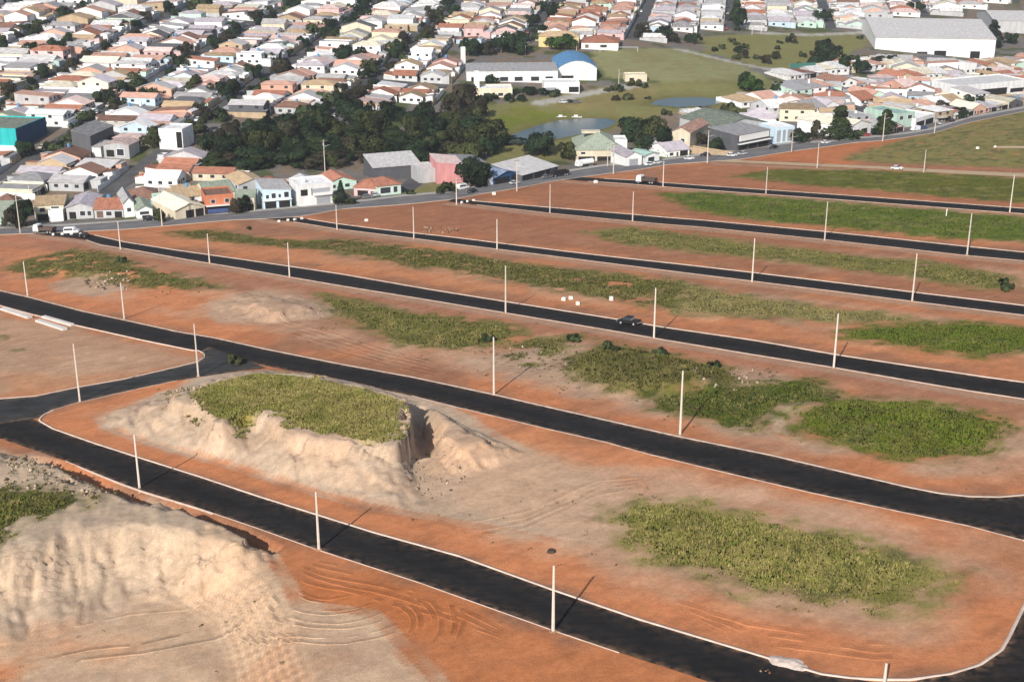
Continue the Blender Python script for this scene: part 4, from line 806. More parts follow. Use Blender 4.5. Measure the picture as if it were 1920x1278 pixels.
bld('house', (1680, 241), (1713, 237), 6.6, 20, 'flat', 0, 'mint', 'mint', 'mint green two-storey block above the white parked van', 'house', [(.15, .6, .35, .85, 'w'), (.6, .6, .85, .85, 'w')])
bld('shop', (1716, 238), (1752, 230), 4.2, 15, 'flat', 0, 'white', 'white', 'white open-fronted garage shop with two dark bays beside the avenue', 'shop', [(.05, .05, .45, .65, 'g'), (.52, .05, .92, .65, 'g')])
bld('market_hall', (1795, 184), (1925, 176), 7.5, 22, 'flat', 0, 'white', 'white', 'long white market hall with one wide black opening at far right', 'hall', [(.26, .1, .7, .62, 'g'), (.75, .2, .95, .5, 'g')])
TV = math.atan2(-.156, .988)
bld('hall', (-60, 282), (37, 282), 9.5, 26, 'flat', 0, 'green-grey', 'turquoise', 'turquoise hall with side wall darkened to blue for shade at the left photo edge', 'hall', [(.0, .0, 1, .28, 'c'), (.2, .45, .4, .6, 'w')], angle=TV,
    extra=part_block(1.003, 1.01, .0, 1, -.3, 1.03, 'shaded_side', wm('dark blue')))  # dark blue panel paints the shade on the hall's right side
bld('house', (138, 292), (178, 290), 8.6, 22, 'monor', 2.0, 'grey', 'dark grey', 'tall house, walls darkened for shade, with sloping grey roof right of the turquoise hall', 'house', [], angle=TV, extra=wing(1.02, 1.5, 0, .4, 4, 'monof', 1, 'pale grey', 'white'))  # dark grey wall colour carries the shade of the right-facing side
bld('house', (196, 296), (252, 292), 5.6, 10, 'arch', 1.2, 'pale pink', 'pale grey', 'house under a rounded pink porch roof left of the white modern house', 'house', [(.1, .1, .4, .6, 'g'), (.5, .2, .8, .7, 'w')], angle=TV)
bld('house', (300, 280), (350, 278), 8.4, 12, 'flat', 0, 'white', 'white', 'white box-shaped modern house at the left end of the woods', 'house', [(.74, .1, .97, .9, 'g')], angle=TV)
bld('school', (875, 152), (1044, 152), 6.5, 16, 'monof', 1.6, 'grey', 'white', 'long white school block with grey roof left of the arched gym', 'school', [(.05, .1, .12, .5, 'g'), (.2, .15, .3, .5, 'w'), (.36, .15, .46, .5, 'w'), (.52, .15, .62, .5, 'w'), (.7, .15, .8, .5, 'w'), (.86, .15, .95, .5, 'w')], angle=.06)
bld('gym', (1046, 150), (1118, 150), 6.5, 34, 'arch', 4.2, 'blue', 'white', 'white gym hall with a blue arched roof by the mown field', 'gym', [(.1, .02, .4, .4, 'g')], angle=.06)
bld('school', (1020, 174), (1084, 170), 5.0, 12, 'flat', 0, 'white', 'white', 'low white annex standing below the blue arched gym', 'school', [(.05, .1, .35, .55, 's'), (.7, .05, .98, .6, 'g')], angle=.06)
bld('school', (893, 182), (960, 180), 4.2, 12, 'flat', 0, 'white', 'cream', 'low cream school annex beside the white stair tower', 'school', [(.2, .15, .35, .5, 'w'), (.6, .15, .75, .5, 'w')], angle=.06)
bld('stair_tower', (889, 178), (899, 178), 11, 4, 'flat', 0, 'white', 'white', 'slim white stair tower in front of the long school block', 'tower', angle=.06)
bld('water_tower', (864, 122), (873, 122), 9, 3, 'flat', 0, 'white', 'white', 'tall white tower at the left end of the school roof', 'tower', angle=.06)
bld('pavilion', (1172, 154), (1212, 152), 3.5, 8, 'flat', 0, 'cream', 'cream', 'small cream pavilion at the lower edge of the mown field', 'pavilion', [(.2, .1, .4, .6, 'g')], angle=.06)
bld('warehouse', (1640, 92), (1862, 112), 13, 105, 'gablex', 6, 'pale grey', 'white', 'huge white warehouse with broad pale roof left of the dark conifer', 'warehouse', [(.35, .1, .45, .35, 'w'), (.5, .05, .6, .4, 'g'), (.8, .05, .88, .4, 'g')], angle=-.12)
bld('warehouse', (1862, 60), (2060, 78), 12, 60, 'gablex', 3.5, 'pale grey', 'pale grey', 'pale grey warehouse cut by the top right photo edge', 'warehouse', angle=-.12)
bld('house', (1010, 88), (1085, 90), 6.5, 12, 'hip', 2.4, 'tan', 'yellow', 'yellow two-storey house with tan hipped roof above a round green tree', 'house', [(.2, .5, .35, .8, 'w'), (.6, .5, .75, .8, 'w')], angle=TV + .05)
bld('house', (1090, 92), (1160, 90), 4, 22, 'hip', 3, 'terracotta', 'white', 'white-walled house with big terracotta hipped roof above the mown field', 'house', [(.1, .2, .2, .7, 'd'), (.5, .3, .7, .7, 'w')], angle=TV + .05)

# ------------------------------------------------------------------ the town: lots laid out along its street grids
TVv = np.array([.156, .988]); TU = np.array([.988, -.156]); TO = np.array([-97., 470.])
def uv(p): q = np.atleast_2d(p) - TO; return np.c_[q @ TU, q @ TVv]
def wp(u_, v_): return TO + u_ * TU + v_ * TVv
EXC = [U(p) for p in ([(385, 300), (380, 262), (430, 235), (520, 222), (560, 238), (650, 240), (700, 210), (860, 200), (950, 240), (950, 300), (930, 325), (400, 325)],
        [(865, 190), (862, 88), (1600, 92), (1640, 118), (1590, 165), (1440, 190), (1330, 220), (1215, 235), (1250, 300), (940, 350)],
        [(1290, 62), (1640, 55), (1640, 130), (1400, 130), (1280, 95)], [(1635, 38), (1800, 30), (1870, 8), (2080, 0), (2080, 80), (1880, 118), (1600, 112)])]
STRP = [(-70, 60), (130, 60), (290, 60), (455, 60), (628, 60), (800, 60), (1000, 60), (1192, 60), (1370, 45), (1545, 20), (1720, 10), (1900, 2)]
SU = [float(uv(U([p]))[0, 0]) for p in STRP]
d_ = np.mean(np.diff(SU[2:8])); SU = [SU[3] - 4 * d_, SU[3] - 3 * d_, SU[3] - 2 * d_, SU[3] - d_] + SU[3:]
CROSS = [float(uv(U([p]))[0, 1]) for p in ((500, 130), (500, 45))] + [float(uv(U([(500, 1)]))[0, 1]) + 60]
VMAX = CROSS[2] + 260
town_street_m = bpy.data.materials.new('town_street_asphalt'); town_street_m.use_nodes = True; make_asphalt(town_street_m, (.07, .07, .075), (.13, .125, .12), .9)
def street(u0, v0, u1, v1, wdt, dz):
    n = 70; t = np.linspace(0, 1, n); a = np.array(wp(u0, v0)); b = np.array(wp(u1, v1)); p = a + (b - a) * t[:, None]; p = p[(dprime(p[:, 0], p[:, 1]) > 6)]
    if len(p) < 4: return
    ok = np.ones(len(p), bool)
    for e in EXC: ok &= sdf(p[:, 0], p[:, 1], e, 12) < -2
    runs = np.split(np.arange(len(p)), np.where(np.diff(ok.astype(int)) != 0)[0] + 1)
    nn = np.array([-(b - a)[1], (b - a)[0]]); nn = nn / np.linalg.norm(nn) * wdt / 2
    for rn in runs:
        if not ok[rn[0]] or len(rn) < 3: continue
        q = p[rn]; V = []
        for k in (-1, 0, 1): r_ = q + nn * k; V.append(np.c_[r_, H(r_[:, 0], r_[:, 1], False) + dz])
        m_ = len(q); V = np.vstack(V); i = np.arange(m_ - 1); F = np.vstack([np.c_[i, i + m_, i + m_ + 1, i + 1], np.c_[i + m_, i + 2 * m_, i + 2 * m_ + 1, i + m_ + 1]])
        tag(np_mesh('street', V, F, town_street_m), kind='structure')
for u_ in SU: street(u_, 0, u_, VMAX, 7.4, .12)
for k, v_ in enumerate(CROSS[:2]): street(SU[0], v_, SU[-1], v_, 7, .18 + .03 * k)
lots = []   # x, y, angle of local x, width, depth, facing
def try_lot(c, ang, wd, dp, src):
    px, py = proj(c[0], c[1], float(T0(c[0], c[1])))
    if not (-70 < px < 1990 and -45 < py < 520): return
    for e in EXC:
        if sdf(np.array([c[0]]), np.array([c[1]]), e, 30)[0] > (-6 if src != 'B' else -3): return
    for f in CUSTOM_FOOT:
        ctr = f.mean(0)
        if np.hypot(*(ctr - c)) < 45 and sdf(np.array([c[0]]), np.array([c[1]]), f, 30)[0] > -(.5 * min(wd, dp) + .5): return
    lots.append((c[0], c[1], ang, wd, dp, float(px), float(py)))
angv = math.atan2(TVv[1], TVv[0])
for k in range(len(SU) - 1):
    a, b = SU[k] + 4.3, SU[k + 1] - 4.3; nrow = 3 if (b - a) > 46 else 2; dd = (b - a) / nrow
    v_ = 6
    while v_ < VMAX - 10:
        lw = 8.8 + random.uniform(-1.2, 2.2)
        if any(abs(v_ + lw / 2 - c) < lw / 2 + 4.4 for c in CROSS): v_ += 1.5; continue
        for j in range(nrow):
            c = wp(a + dd * (j + .5), v_ + lw / 2)
            dpm = float(dprime(c[0], c[1]))
            if dpm < (58 if proj(c[0], c[1], float(T0(*c)))[0] < 460 else 52): continue
            try_lot(c, angv if j == 0 else angv + math.pi, lw, dd, 'A')
        v_ += lw
EXB = U([(1205, 240), (1330, 212), (1440, 165), (1470, 140), (1590, 118), (1650, 108), (1900, 112), (2060, 90), (2150, 120), (2050, 200), (1920, 215), (1700, 262), (1500, 285), (1250, 305)])
def along(s, d):
    return LO + LD * s + LN * (d + float(np.interp(s, _g, _v)))
s_ = -230.
while s_ < 640:
    lw = 10.8 + random.uniform(-1, 2)
    for dd, dep, reg in ((14, 20, 'F'), (38.5, 20, 'F'), (17, 20, 'B'), (40, 22, 'B'), (72, 22, 'B'), (95, 22, 'B'), (127, 22, 'B'), (150, 22, 'B'), (182, 22, 'B'), (205, 22, 'B'), (237, 22, 'B')):
        c = along(s_ + lw / 2, dd); px = proj(c[0], c[1], float(T0(*c)))[0]
        if reg == 'F' and not px < 440: 
            if not (dd > 30 and px < 830): continue
        if reg == 'F' and dd > 30 and 380 < px: 
            if px > 830: continue
        if reg == 'B' and sdf(np.array([c[0]]), np.array([c[1]]), EXB, 20)[0] < 2: continue
        sv_ = EXC
        if reg == 'F': EXC = [EXC[0]] if False else []
        if reg == 'B': EXC = [sv_[3]]
        try_lot(c, math.atan2(LD[1], LD[0]), lw, dep, reg)
        EXC = sv_
    s_ += lw
lots.sort(key=lambda l: l[1])
# drop lots that collide
kept = []
for l in lots:
    if all((l[0] - q[0]) ** 2 + (l[1] - q[1]) ** 2 > 52 for q in kept[-330:]): kept.append(l)
lots = kept
PALW = ['white'] * 9 + ['cream'] * 3 + ['pale grey'] * 4 + ['pale pink'] * 2 + ['salmon'] * 2 + ['light blue', 'mint', 'tan', 'tan', 'dark grey', 'pale grey', 'white', 'white']
PALR = ['terracotta'] * 6 + ['salmon'] * 6 + ['pale pink'] * 6 + ['white'] * 7 + ['pale grey'] * 9 + ['grey'] * 8 + ['lilac-grey'] * 8 + ['tan'] * 4 + ['cream'] * 2 + ['brown'] * 4 + ['dark grey'] * 3
PALRN = ['terracotta'] * 5 + ['brown'] * 5 + ['tan'] * 3 + ['grey'] * 3 + ['pale grey'] * 4 + ['white'] * 3 + ['lilac-grey'] * 3 + ['green-grey']
def pick_roof(px, py):
    r = random.random()
    if 1020 < px < 1180 and py < 70: return random.choice(['terracotta', 'salmon', 'tan', 'salmon'])
    if py > 300 or (py > 210 and r < .5): return random.choice(PALRN)
    k = vn(px / 55, py / 25)
    if k > .62 and r < .7: return random.choice(['terracotta', 'salmon', 'salmon', 'pale pink', 'tan'])
    if k < .4 and r < .7: return random.choice(['white', 'pale grey', 'lilac-grey', 'cream', 'white'])
    return random.choice(PALR)
def vn(a, b): return float(vnoise(np.array([a]), np.array([b]), 123)[0])
stuff = {}
def stuff_add(mb, mname, x, y, z, ang):
    V, F = stuff.setdefault(mname, ([], [])); o = len(V); ca, sa = math.cos(ang), math.sin(ang)
    V += [(x + a * ca - b * sa, y + a * sa + b * ca, z + c) for a, b, c in mb.v]; F += [tuple(i + o for i in f) for f in mb.f]
N_IND = 250
seen = 0
for l in lots:
    x, y, ang, wd, dp, px, py = l; near = seen < N_IND and -30 < px < 1950 and py > -12
    rc = pick_roof(px, py); wc = random.choice(PALW)
    rk = random.choices(['gabley', 'gablex', 'hip', 'flat', 'monof', 'monor'], [30, 24, 20, 9, 9, 8])[0]
    if rk == 'flat' and rc in ('terracotta', 'salmon', 'tan', 'brown'): rc = random.choice(['white', 'pale grey', 'cream'])
    two = random.random() < .14; h = random.uniform(5.0, 6.0) if two else random.uniform(2.5, 3.5)
    w_ = wd * random.uniform(.9, 1.0); dpt = dp * random.uniform(.62, .86); ang += random.uniform(-.05, .05); rise = min(w_, dpt) * random.uniform(.14, .24) if rk != 'flat' else 0
    if rk == 'gablex': rise = min(dpt * .17, 2.6)
    if rk in ('monof', 'monor'): rise = 1.3
    y0 = -dp / 2 + random.uniform(.2, 1.8); x0 = -w_ / 2; x1 = w_ / 2; y1 = y0 + dpt
    ca, sa = math.cos(ang), math.sin(ang); cs = np.array([(x + a * ca - b * sa, y + a * sa + b * ca) for a, b in ((x0, y0), (x1, y0), (x1, y1), (x0, y1))])
    zs = H(cs[:, 0], cs[:, 1], False); z = float(zs.mean()) + .1
    # local frame: does the camera see -x or +x side, -y or +y side
    vx, vy = -x, -y; lx = vx * ca + vy * sa; ly = -vx * sa + vy * ca
    ax = random.random(); back = dp / 2 - y1
    wg, rg = wall_geo(rk, x0, x1, y0, y1, h, rise), roof_geo(rk, x0, x1, y0, y1, h, rise, .4)
    ann = None
    if back > 1.8 and ax < .85:
        xa0 = x0 + (w_ * .4 if ax < .35 else 0); xa1 = x1 if ax < .55 else x0 + w_ * .6; ya0, ya1 = y1 + .02, y1 + back * random.uniform(.7, .95)
        rk2 = random.choice(['monof', 'gablex', 'flat', 'monor']); h2 = random.uniform(2.5, 3.1); r2 = 0 if rk2 == 'flat' else .7; rc2 = random.choice(['pale grey', 'grey', 'white', rc, rc, 'terracotta' if py > 200 else 'salmon'])
        if rk2 == 'flat' and rc2 in ('terracotta', 'salmon', 'tan', 'brown'): rc2 = 'pale grey'
        ann = (wall_geo(rk2, xa0, xa1, ya0, ya1, h2, r2), roof_geo(rk2, xa0, xa1, ya0, ya1, h2, r2, .2), rc2)
    yard = MB(); yh = 2.0
    if ax > .1: yard.box(-wd / 2, -dp / 2, -1.5, -wd / 2 + .15, dp / 2, yh); yard.box(-wd / 2 + .15, dp / 2 - .15, -1.5, wd / 2, dp / 2, yh)
    tank = ax < .3 and rk in ('flat', 'monof', 'monor', 'gablex')
    if not near:
        if not (-60 < px < 1980): continue
        stuff_add(wg, wm(wc).name, x, y, z, ang); stuff_add(rg, rm_(rc).name, x, y, z, ang)
        if ann: stuff_add(ann[0], wm(wc).name, x, y, z, ang); stuff_add(ann[1], rm_(ann[2]).name, x, y, z, ang)
        sy = -1 if ly < 0 else 1
        for t in (.2, .65):
            g = MB(); xx = x0 + w_ * t; yy = y0 if sy < 0 else y1; g.box(xx, yy - .05, .9, xx + 1.6, yy + .05, 2.1); stuff_add(g, glass_m.name, x, y, z, ang)
            g = MB(); yy = y0 + dpt * t; xx = x0 if lx < 0 else x1; g.box(xx - .05, yy, .9, xx + .05, yy + 1.6, 2.1); stuff_add(g, glass_m.name, x, y, z, ang)
        if yard.v: stuff_add(yard, wm('pale grey').name, x, y, z, ang)
        REG.append((None, '%s %s-walled house with %s %s roof' % ('two-storey' if two else 'low', wc, rc, ROOFWORD[rk]), px, py)); continue
    seen += 1
    r = empty('house', (x, y, z), ang)
    wg.build('wall', wm(wc), r); rg.build('roof', rm_(rc), r)
    if ann: ann[0].build('annex_wall', wm(wc), r); ann[1].build('annex_roof', rm_(ann[2]), r)
    if yard.v: yard.build('yard_wall', wm(random.choice(['pale grey', 'white', 'tan'])), r)
    yy = y0 if ly < 0 else y1; xx = x0 if lx < 0 else x1
    for t in ([.12, .6] if (w_ > 8 and ax <= .35) else [.12]): panel('window', glass_m, r, x0 + w_ * t, x0 + w_ * t + 1.8, yy - .05, yy + .05, .9, 2.1)
    if ax > .35: panel('shaded_opening', dark_m, r, x0 + w_ * .58, x0 + w_ * .93, yy - .07, yy + .07, 0, 2.5)  # dark panel in place of a shaded garage interior
    panel('door', door_m, r, x0 + w_ * .42, x0 + w_ * .42 + 1.0, yy - .05, yy + .05, 0, 2.1)
    for t in (.15, .45, .75): panel('window', glass_m, r, xx - .05, xx + .05, y0 + dpt * t, y0 + dpt * t + 1.6, .9, 2.1)
    if two:
        for t in (.15, .6): panel('window', glass_m, r, x0 + w_ * t, x0 + w_ * t + 1.6, yy - .05, yy + .05, 3.7, 4.9); panel('window', glass_m, r, xx - .05, xx + .05, y0 + dpt * t, y0 + dpt * t + 1.6, 3.7, 4.9)
    if ax > .6:      # car shelter at the front
        rg2 = roof_geo('monof', x0, x0 + w_ * .55, -dp / 2 + .2, y0 + .3, 2.6, .5, .1); rg2.build('carport_roof', rm_(random.choice(['pale grey', 'grey', 'white', rc if rk != 'flat' else 'grey'])), r)
    if tank: MB().cyl((x0 + w_ * .7, (y0 + y1) / 2, h), (x0 + w_ * .7, (y0 + y1) / 2, h + rise + 1.3), .7, .6, 8).build('water_tank', tank_b if ax < .15 else tank_w, r)
    tag(r, None, 'house', 'houses of the old town'); register(r, '%s %s-walled house with %s %s roof' % ('two-storey' if two else 'low', wc, rc, ROOFWORD[rk]), x, y, z + 2)
_sv = []; _sf = []; _sm = []; _mats = []
for k, (mn, (V, F)) in enumerate(stuff.items()):
    o = len(_sv); _sv += V; _sf += [tuple(i + o for i in f) for f in F]; _sm += [k] * len(F); _mats.append(bpy.data.materials[mn])
me = bpy.data.meshes.new('distant_houses'); me.from_pydata(_sv, [], _sf)
for m in _mats: me.materials.append(m)
me.polygons.foreach_set('material_index', _sm); tag(ob('distant_houses', me), kind='stuff')

# ------------------------------------------------------------------ trees
bark_m = mat('bark', (.12, .085, .06), .95, .25, 2)
leaf_m = vcol_mat('foliage', .8, layers=((.5, .25),), bump=0); bend_normal(leaf_m, .5, True)
def crown_mesh(seed, kind, base):
    r = np.random.default_rng(seed); base = np.array(base)
    if kind == 'round': L = [((r.random(3) - .5) * (1.25, 1.25, .8) + (0, 0, .62), .30 + .16 * r.random()) for _ in range(11)]; n = 1500; sz = .085
    elif kind == 'wide': L = [((r.random(3) - .5) * (1.9, 1.9, .5) + (0, 0, .62), .26 + .16 * r.random()) for _ in range(14)]; n = 1500; sz = .085
    elif kind == 'tall': L = [(np.array([(r.random() - .5) * .5 * (1.3 - t), (r.random() - .5) * .5 * (1.3 - t), .15 + t * 1.7]), .36 * (1.12 - t * .65)) for t in np.linspace(0, 1, 12)]; n = 1500; sz = .08
    elif kind == 'cone': L = [(np.array([0, 0, .1 + t * 1.75]), .42 * (1.05 - t)) for t in np.linspace(0, .95, 10)]; n = 1200; sz = .07
    elif kind == 'tier': L = [(np.array([math.cos(k * 2.4) * .45 * (1.1 - t), math.sin(k * 2.4) * .45 * (1.1 - t), .2 + t * 1.7]), .26 * (1.15 - t * .6)) for k, t in enumerate(np.linspace(0, 1, 16))]; n = 1300; sz = .08
    else: L = [((r.random(3) - .5) * (1.4, 1.4, .5) + (0, 0, .35), .26 + .14 * r.random()) for _ in range(7)]; n = 500; sz = .13
    V = []; Cc = []
    per = n // len(L)
    for c, rad in L:
        tint = .5 + .95 * r.random()
        d = r.normal(size=(per, 3)); d /= np.linalg.norm(d, axis=1)[:, None]; d[:, 2] = np.where(d[:, 2] < -.5, -d[:, 2], d[:, 2])
        p = c + d * rad * (.72 + .4 * r.random((per, 1))); a = r.normal(size=(per, 3)) + d * .3; b = np.cross(a, d) ; a = np.cross(b, d)
        a /= np.linalg.norm(a, axis=1)[:, None]; b /= np.linalg.norm(b, axis=1)[:, None]; q = d * .35
        s = sz * (.6 + .8 * r.random((per, 1)))
        V.append(np.stack([p + a * s + q * s, p - a * s * .5 + b * s * .9 + q * s * r.normal(size=(per, 1)), p - a * s * .5 - b * s * .9 - q * s], 1))
        col = base * tint * (.85 + .3 * r.random((per, 1))); Cc.append(np.repeat(col[:, None, :], 3, 1))
    V = np.concatenate(V).reshape(-1, 3); Cc = np.concatenate(Cc).reshape(-1, 3)
    me = bpy.data.meshes.new('crown'); F = np.arange(len(V)).reshape(-1, 3)
    me.from_pydata(V.tolist(), [], F.tolist()); at = me.color_attributes.new('Col', 'FLOAT_COLOR', 'POINT'); at.data.foreach_set('color', np.hstack([Cc, np.ones((len(Cc), 1))]).astype(np.float32).ravel())
    me.materials.append(leaf_m); return me
def trunk_mesh(kind, seed=0):
    m = MB(); rr = random.Random(seed)
    if kind in ('cone', 'tier', 'tall'): m.cyl((0, 0, -.1), (0, 0, 1.5), .05, .02, 7)
    elif kind == 'bush': m.cyl((0, 0, -.1), (0, 0, .3), .05, .03, 6)
    else:
        m.cyl((0, 0, -.1), (0.02, 0, .4), .07, .05, 8)
        for k in range(5):
            a = k * 1.26 + rr.random(); m.cyl((.02, 0, .34), (math.cos(a) * .4, math.sin(a) * .4, .75), .035, .012, 6)
    return m.mesh('trunk', [bark_m])
DG = (.020, .034, .015); OG = (.045, .052, .018); MG = (.034, .066, .015); BG = (.042, .036, .022)
KIND = {}
for nm, kd, colr, word in (('dark_round', 'round', DG, 'dark green round-crowned tree'), ('dark_wide', 'wide', DG, 'dark green broad-crowned tree'), ('olive_round', 'round', OG, 'olive green round-crowned tree'), ('green_round', 'round', MG, 'mid green round-crowned tree'),
                      ('olive_wide', 'wide', OG, 'olive green broad-crowned tree'), ('brown_round', 'round', BG, 'brownish thin-leaved tree'), ('tall', 'tall', (.03, .042, .015), 'tall dark columnar tree'), ('cone', 'cone', (.02, .03, .02), 'dark pointed cypress'), ('tier', 'tier', (.02, .028, .022), 'dark tiered conifer'), ('bush', 'bush', (.04, .055, .022), 'dark green garden shrub'), ('olive_bush', 'bush', (.08, .085, .035), 'olive green low shrub')):
    KIND[nm] = [(crown_mesh(100 + 7 * len(KIND) + s, kd, colr), trunk_mesh(kd, s)) for s in range(3 if 'round' in nm or 'wide' in nm else 2)] + [word]
tree_no = 0
def tree(x, y, kind, hgt, wid=None, label=None, group='trees of the old town'):
    global tree_no; tree_no += 1; K = KIND[kind]; cm, tm = K[tree_no % (len(K) - 1)]
    z = float(H(np.array([x]), np.array([y]), False)[0])
    base = {'tall': 2.0, 'cone': 1.9, 'tier': 2.0, 'bush': .9, 'olive_bush': .9}.get(kind, 1.3); s = hgt / base; wd_ = {'tall': .8, 'cone': .85, 'tier': .9, 'bush': 1.6, 'olive_bush': 1.6, 'dark_wide': 2.3, 'olive_wide': 2.3}.get(kind, 1.75)
    sx = (wid / wd_) if wid else s
    small = kind in ('bush', 'olive_bush')
    r = empty('shrub' if small else 'tree', (x, y, z - .05), random.uniform(0, 6.28)); r.scale = (sx, sx, s)
    ob('crown', cm, r); ob('trunk', tm, r); tag(r, label, 'shrub' if small else 'tree', group)
    if not label: register(r, K[-1], x, y, z + hgt * .5)
    return r
def ptree(px, py, kind, hgt, wid=None, label=None, group='trees of the old town'):
    x, y = U([(px, py)], lambda a, b: H(a, b, False))[0]; return tree(x, y, kind, hgt, wid, label, group)
# the woods
G_W = 'trees of the dark woods in the town'
wk = ['dark_round', 'dark_wide', 'dark_round', 'olive_round', 'dark_wide', 'olive_wide', 'brown_round', 'tall']
random.seed(21)
for row, (py, x0, x1, st) in enumerate([(312, 400, 640, 26), (303, 396, 800, 30), (293, 400, 935, 34), (278, 400, 940, 36), (262, 430, 935, 38), (246, 520, 920, 44), (232, 660, 900, 48)]):
    px = x0 + random.uniform(0, 12)
    while px < x1:
        ptree(px + random.uniform(-6, 6), py + random.uniform(-5, 5), random.choice(wk), random.uniform(5, 11) * (.6 if row < 2 else 1), random.uniform(8, 18) * (.6 if row == 0 else 1), group=G_W); px += st * random.uniform(.85, 1.2)
for a, b, kd, hh, ww in [(45, 425, 'dark_round', 9, 9), (24, 428, 'brown_round', 7, 6), (880, 352, 'dark_round', 10.5, 15), (840, 362, 'bush', 4, 6), (1018, 293, 'dark_round', 9.5, 13.5), (1065, 300, 'olive_round', 7, 8), (640, 383, 'cone', 9, 5), (652, 380, 'bush', 4, 8),
                         (1175, 262, 'dark_round', 10, 12), (1200, 262, 'dark_wide', 12, 14), (1225, 270, 'olive_round', 12, 13), (1240, 280, 'dark_round', 9, 9), (1212, 285, 'dark_round', 8, 9), (1312, 272, 'brown_round', 6, 7), (1343, 285, 'dark_round', 6, 9),
                         (1503, 268, 'dark_round', 6, 8.5), (1573, 262, 'tall', 15, 9), (1660, 252, 'tall', 11, 8), (1530, 262, 'brown_round', 8, 6), (1400, 170, 'green_round', 9, 14), (1380, 112, 'bush', 3, 4), (1555, 118, 'dark_round', 13, 15), (1530, 130, 'dark_round', 8, 9), (1580, 135, 'dark_wide', 9, 12), (1610, 138, 'dark_round', 8, 10), (1660, 120, 'dark_wide', 6, 12), (1640, 125, 'brown_round', 5, 8),
                         (1860, 88, 'tier', 17, 10), (1895, 82, 'dark_round', 7, 9), (1480, 80, 'bush', 4, 4), (1455, 110, 'brown_round', 4, 5), (1505, 107, 'bush', 4, 4), (1437, 120, 'brown_round', 5, 5), (1385, 100, 'dark_round', 4, 5), (1355, 92, 'bush', 3, 4), (1342, 97, 'bush', 3, 4), (1395, 110, 'brown_round', 5, 6), (1458, 180, 'dark_round', 7, 7),
                         (1300, 82, 'dark_wide', 7, 9), (1245, 78, 'dark_round', 9, 11), (1262, 80, 'brown_round', 6, 8), (1055, 92, 'green_round', 8, 17), (940, 100, 'dark_wide', 11, 16), (965, 98, 'dark_round', 11, 13), (980, 102, 'dark_round', 9, 10), (878, 105, 'dark_round', 10, 12), (910, 104, 'brown_round', 8, 8),
                         (655, 118, 'dark_wide', 9, 17), (640, 112, 'dark_round', 8, 10), (690, 140, 'olive_round', 8, 11), (750, 108, 'dark_round', 8, 10), (925, 163, 'dark_round', 6, 7), (1000, 178, 'dark_wide', 4.5, 12), (1030, 180, 'bush', 3.5, 8), (870, 205, 'brown_round', 11, 14), (850, 215, 'brown_round', 10, 12), (900, 222, 'brown_round', 9, 10),
                         (1385, 58, 'dark_round', 14, 10), (1380, 40, 'tall', 14, 8), (1205, 72, 'brown_round', 9, 9), (1540, 40, 'dark_wide', 9, 14), (1700, 22, 'dark_wide', 8, 16), (1725, 25, 'dark_round', 7, 9), (600, 255, 'tall', 12, 4),
                         (770, 365, 'bush', 1.6, 3), (445, 400, 'brown_round', 5, 5), (455, 398, 'dark_round', 6, 5), (370, 400, 'brown_round', 5, 7), (345, 408, 'dark_round', 4.5, 5), (300, 415, 'olive_round', 4, 5), (130, 265, 'bush', 3, 6), (200, 265, 'bush', 4, 8),
                         (365, 175, 'olive_round', 8, 11), (280, 195, 'olive_wide', 8, 13), (90, 112, 'dark_wide', 8, 16), (60, 110, 'dark_round', 8, 10), (110, 105, 'dark_round', 9, 9), (130, 90, 'dark_round', 8, 8), (950, 180, 'bush', 2.5, 7), (1590, 258, 'bush', 2.5, 6), (1610, 255, 'bush', 3, 6), (1800, 222, 'dark_round', 5, 9), (1825, 205, 'dark_round', 7, 10)]:
    ptree(a, b, kd, hh, ww)
for k in range(14):
    ptree(random.uniform(1140, 1215), random.uniform(160, 190), random.choice(['olive_bush', 'bush', 'brown_round']), random.uniform(1.5, 3), group='shrubs on the grass right of the gym')
for k in range(16):
    ptree(random.uniform(1350, 1620), random.uniform(68, 125), random.choice(['olive_bush', 'bush', 'brown_round']), random.uniform(1.8, 4), group='small trees of the sloping park')
for k in range(10):
    ptree(random.uniform(890, 980), random.uniform(172, 192), random.choice(['bush', 'bush', 'dark_round']), random.uniform(2, 4), group='shrubs in the school garden')
for k in range(8):
    ptree(random.uniform(1230, 1420), random.uniform(208, 228), random.choice(['bush', 'dark_round', 'olive_bush']), random.uniform(2, 5), group='shrubs below the smaller pond')
# street and garden trees
random.seed(5)
cnt = 0
for k, u_ in enumerate(SU[1:-2]):
    v_ = 20
    while v_ < VMAX - 40:
        v_ += random.uniform(6, 22)
        c = wp(u_ + random.choice([-5, 5]), v_)
        if dprime(*c) < 55: continue
        px, py = proj(c[0], c[1], float(T0(*c)))
        if not (-20 < px < 1940 and 2 < py < 300): continue
        if any(sdf(np.array([c[0]]), np.array([c[1]]), e, 10)[0] > -3 for e in EXC): continue
        if cnt > 120: break
        tree(c[0], c[1], random.choice(['dark_round', 'brown_round', 'dark_round', 'dark_wide', 'olive_round', 'bush']), random.uniform(4, 8)); cnt += 1
cnt = 0
for l in random.sample(lots, min(len(lots), 260)):
    x, y, ang, wd, dp, px, py = l
    if not (0 < px < 1920 and 5 < py < 420) or cnt > 62: continue
    ca, sa = math.cos(ang), math.sin(ang); b = dp / 2 - 1.6; a = random.uniform(-3, 3)
    tree(x + a * ca - b * sa, y + a * sa + b * ca, random.choice(['bush', 'dark_round', 'olive_round', 'brown_round', 'cone']), random.uniform(3.5, 6)); cnt += 1
bx, by = U([(447, 682)], lambda a, b: H(a, b, False))[0]
tree(bx, by, 'olive_bush', 2.2, 3.2, 'grey-green bush beside the road where the grassy mound begins', 'bushes on the building plots')
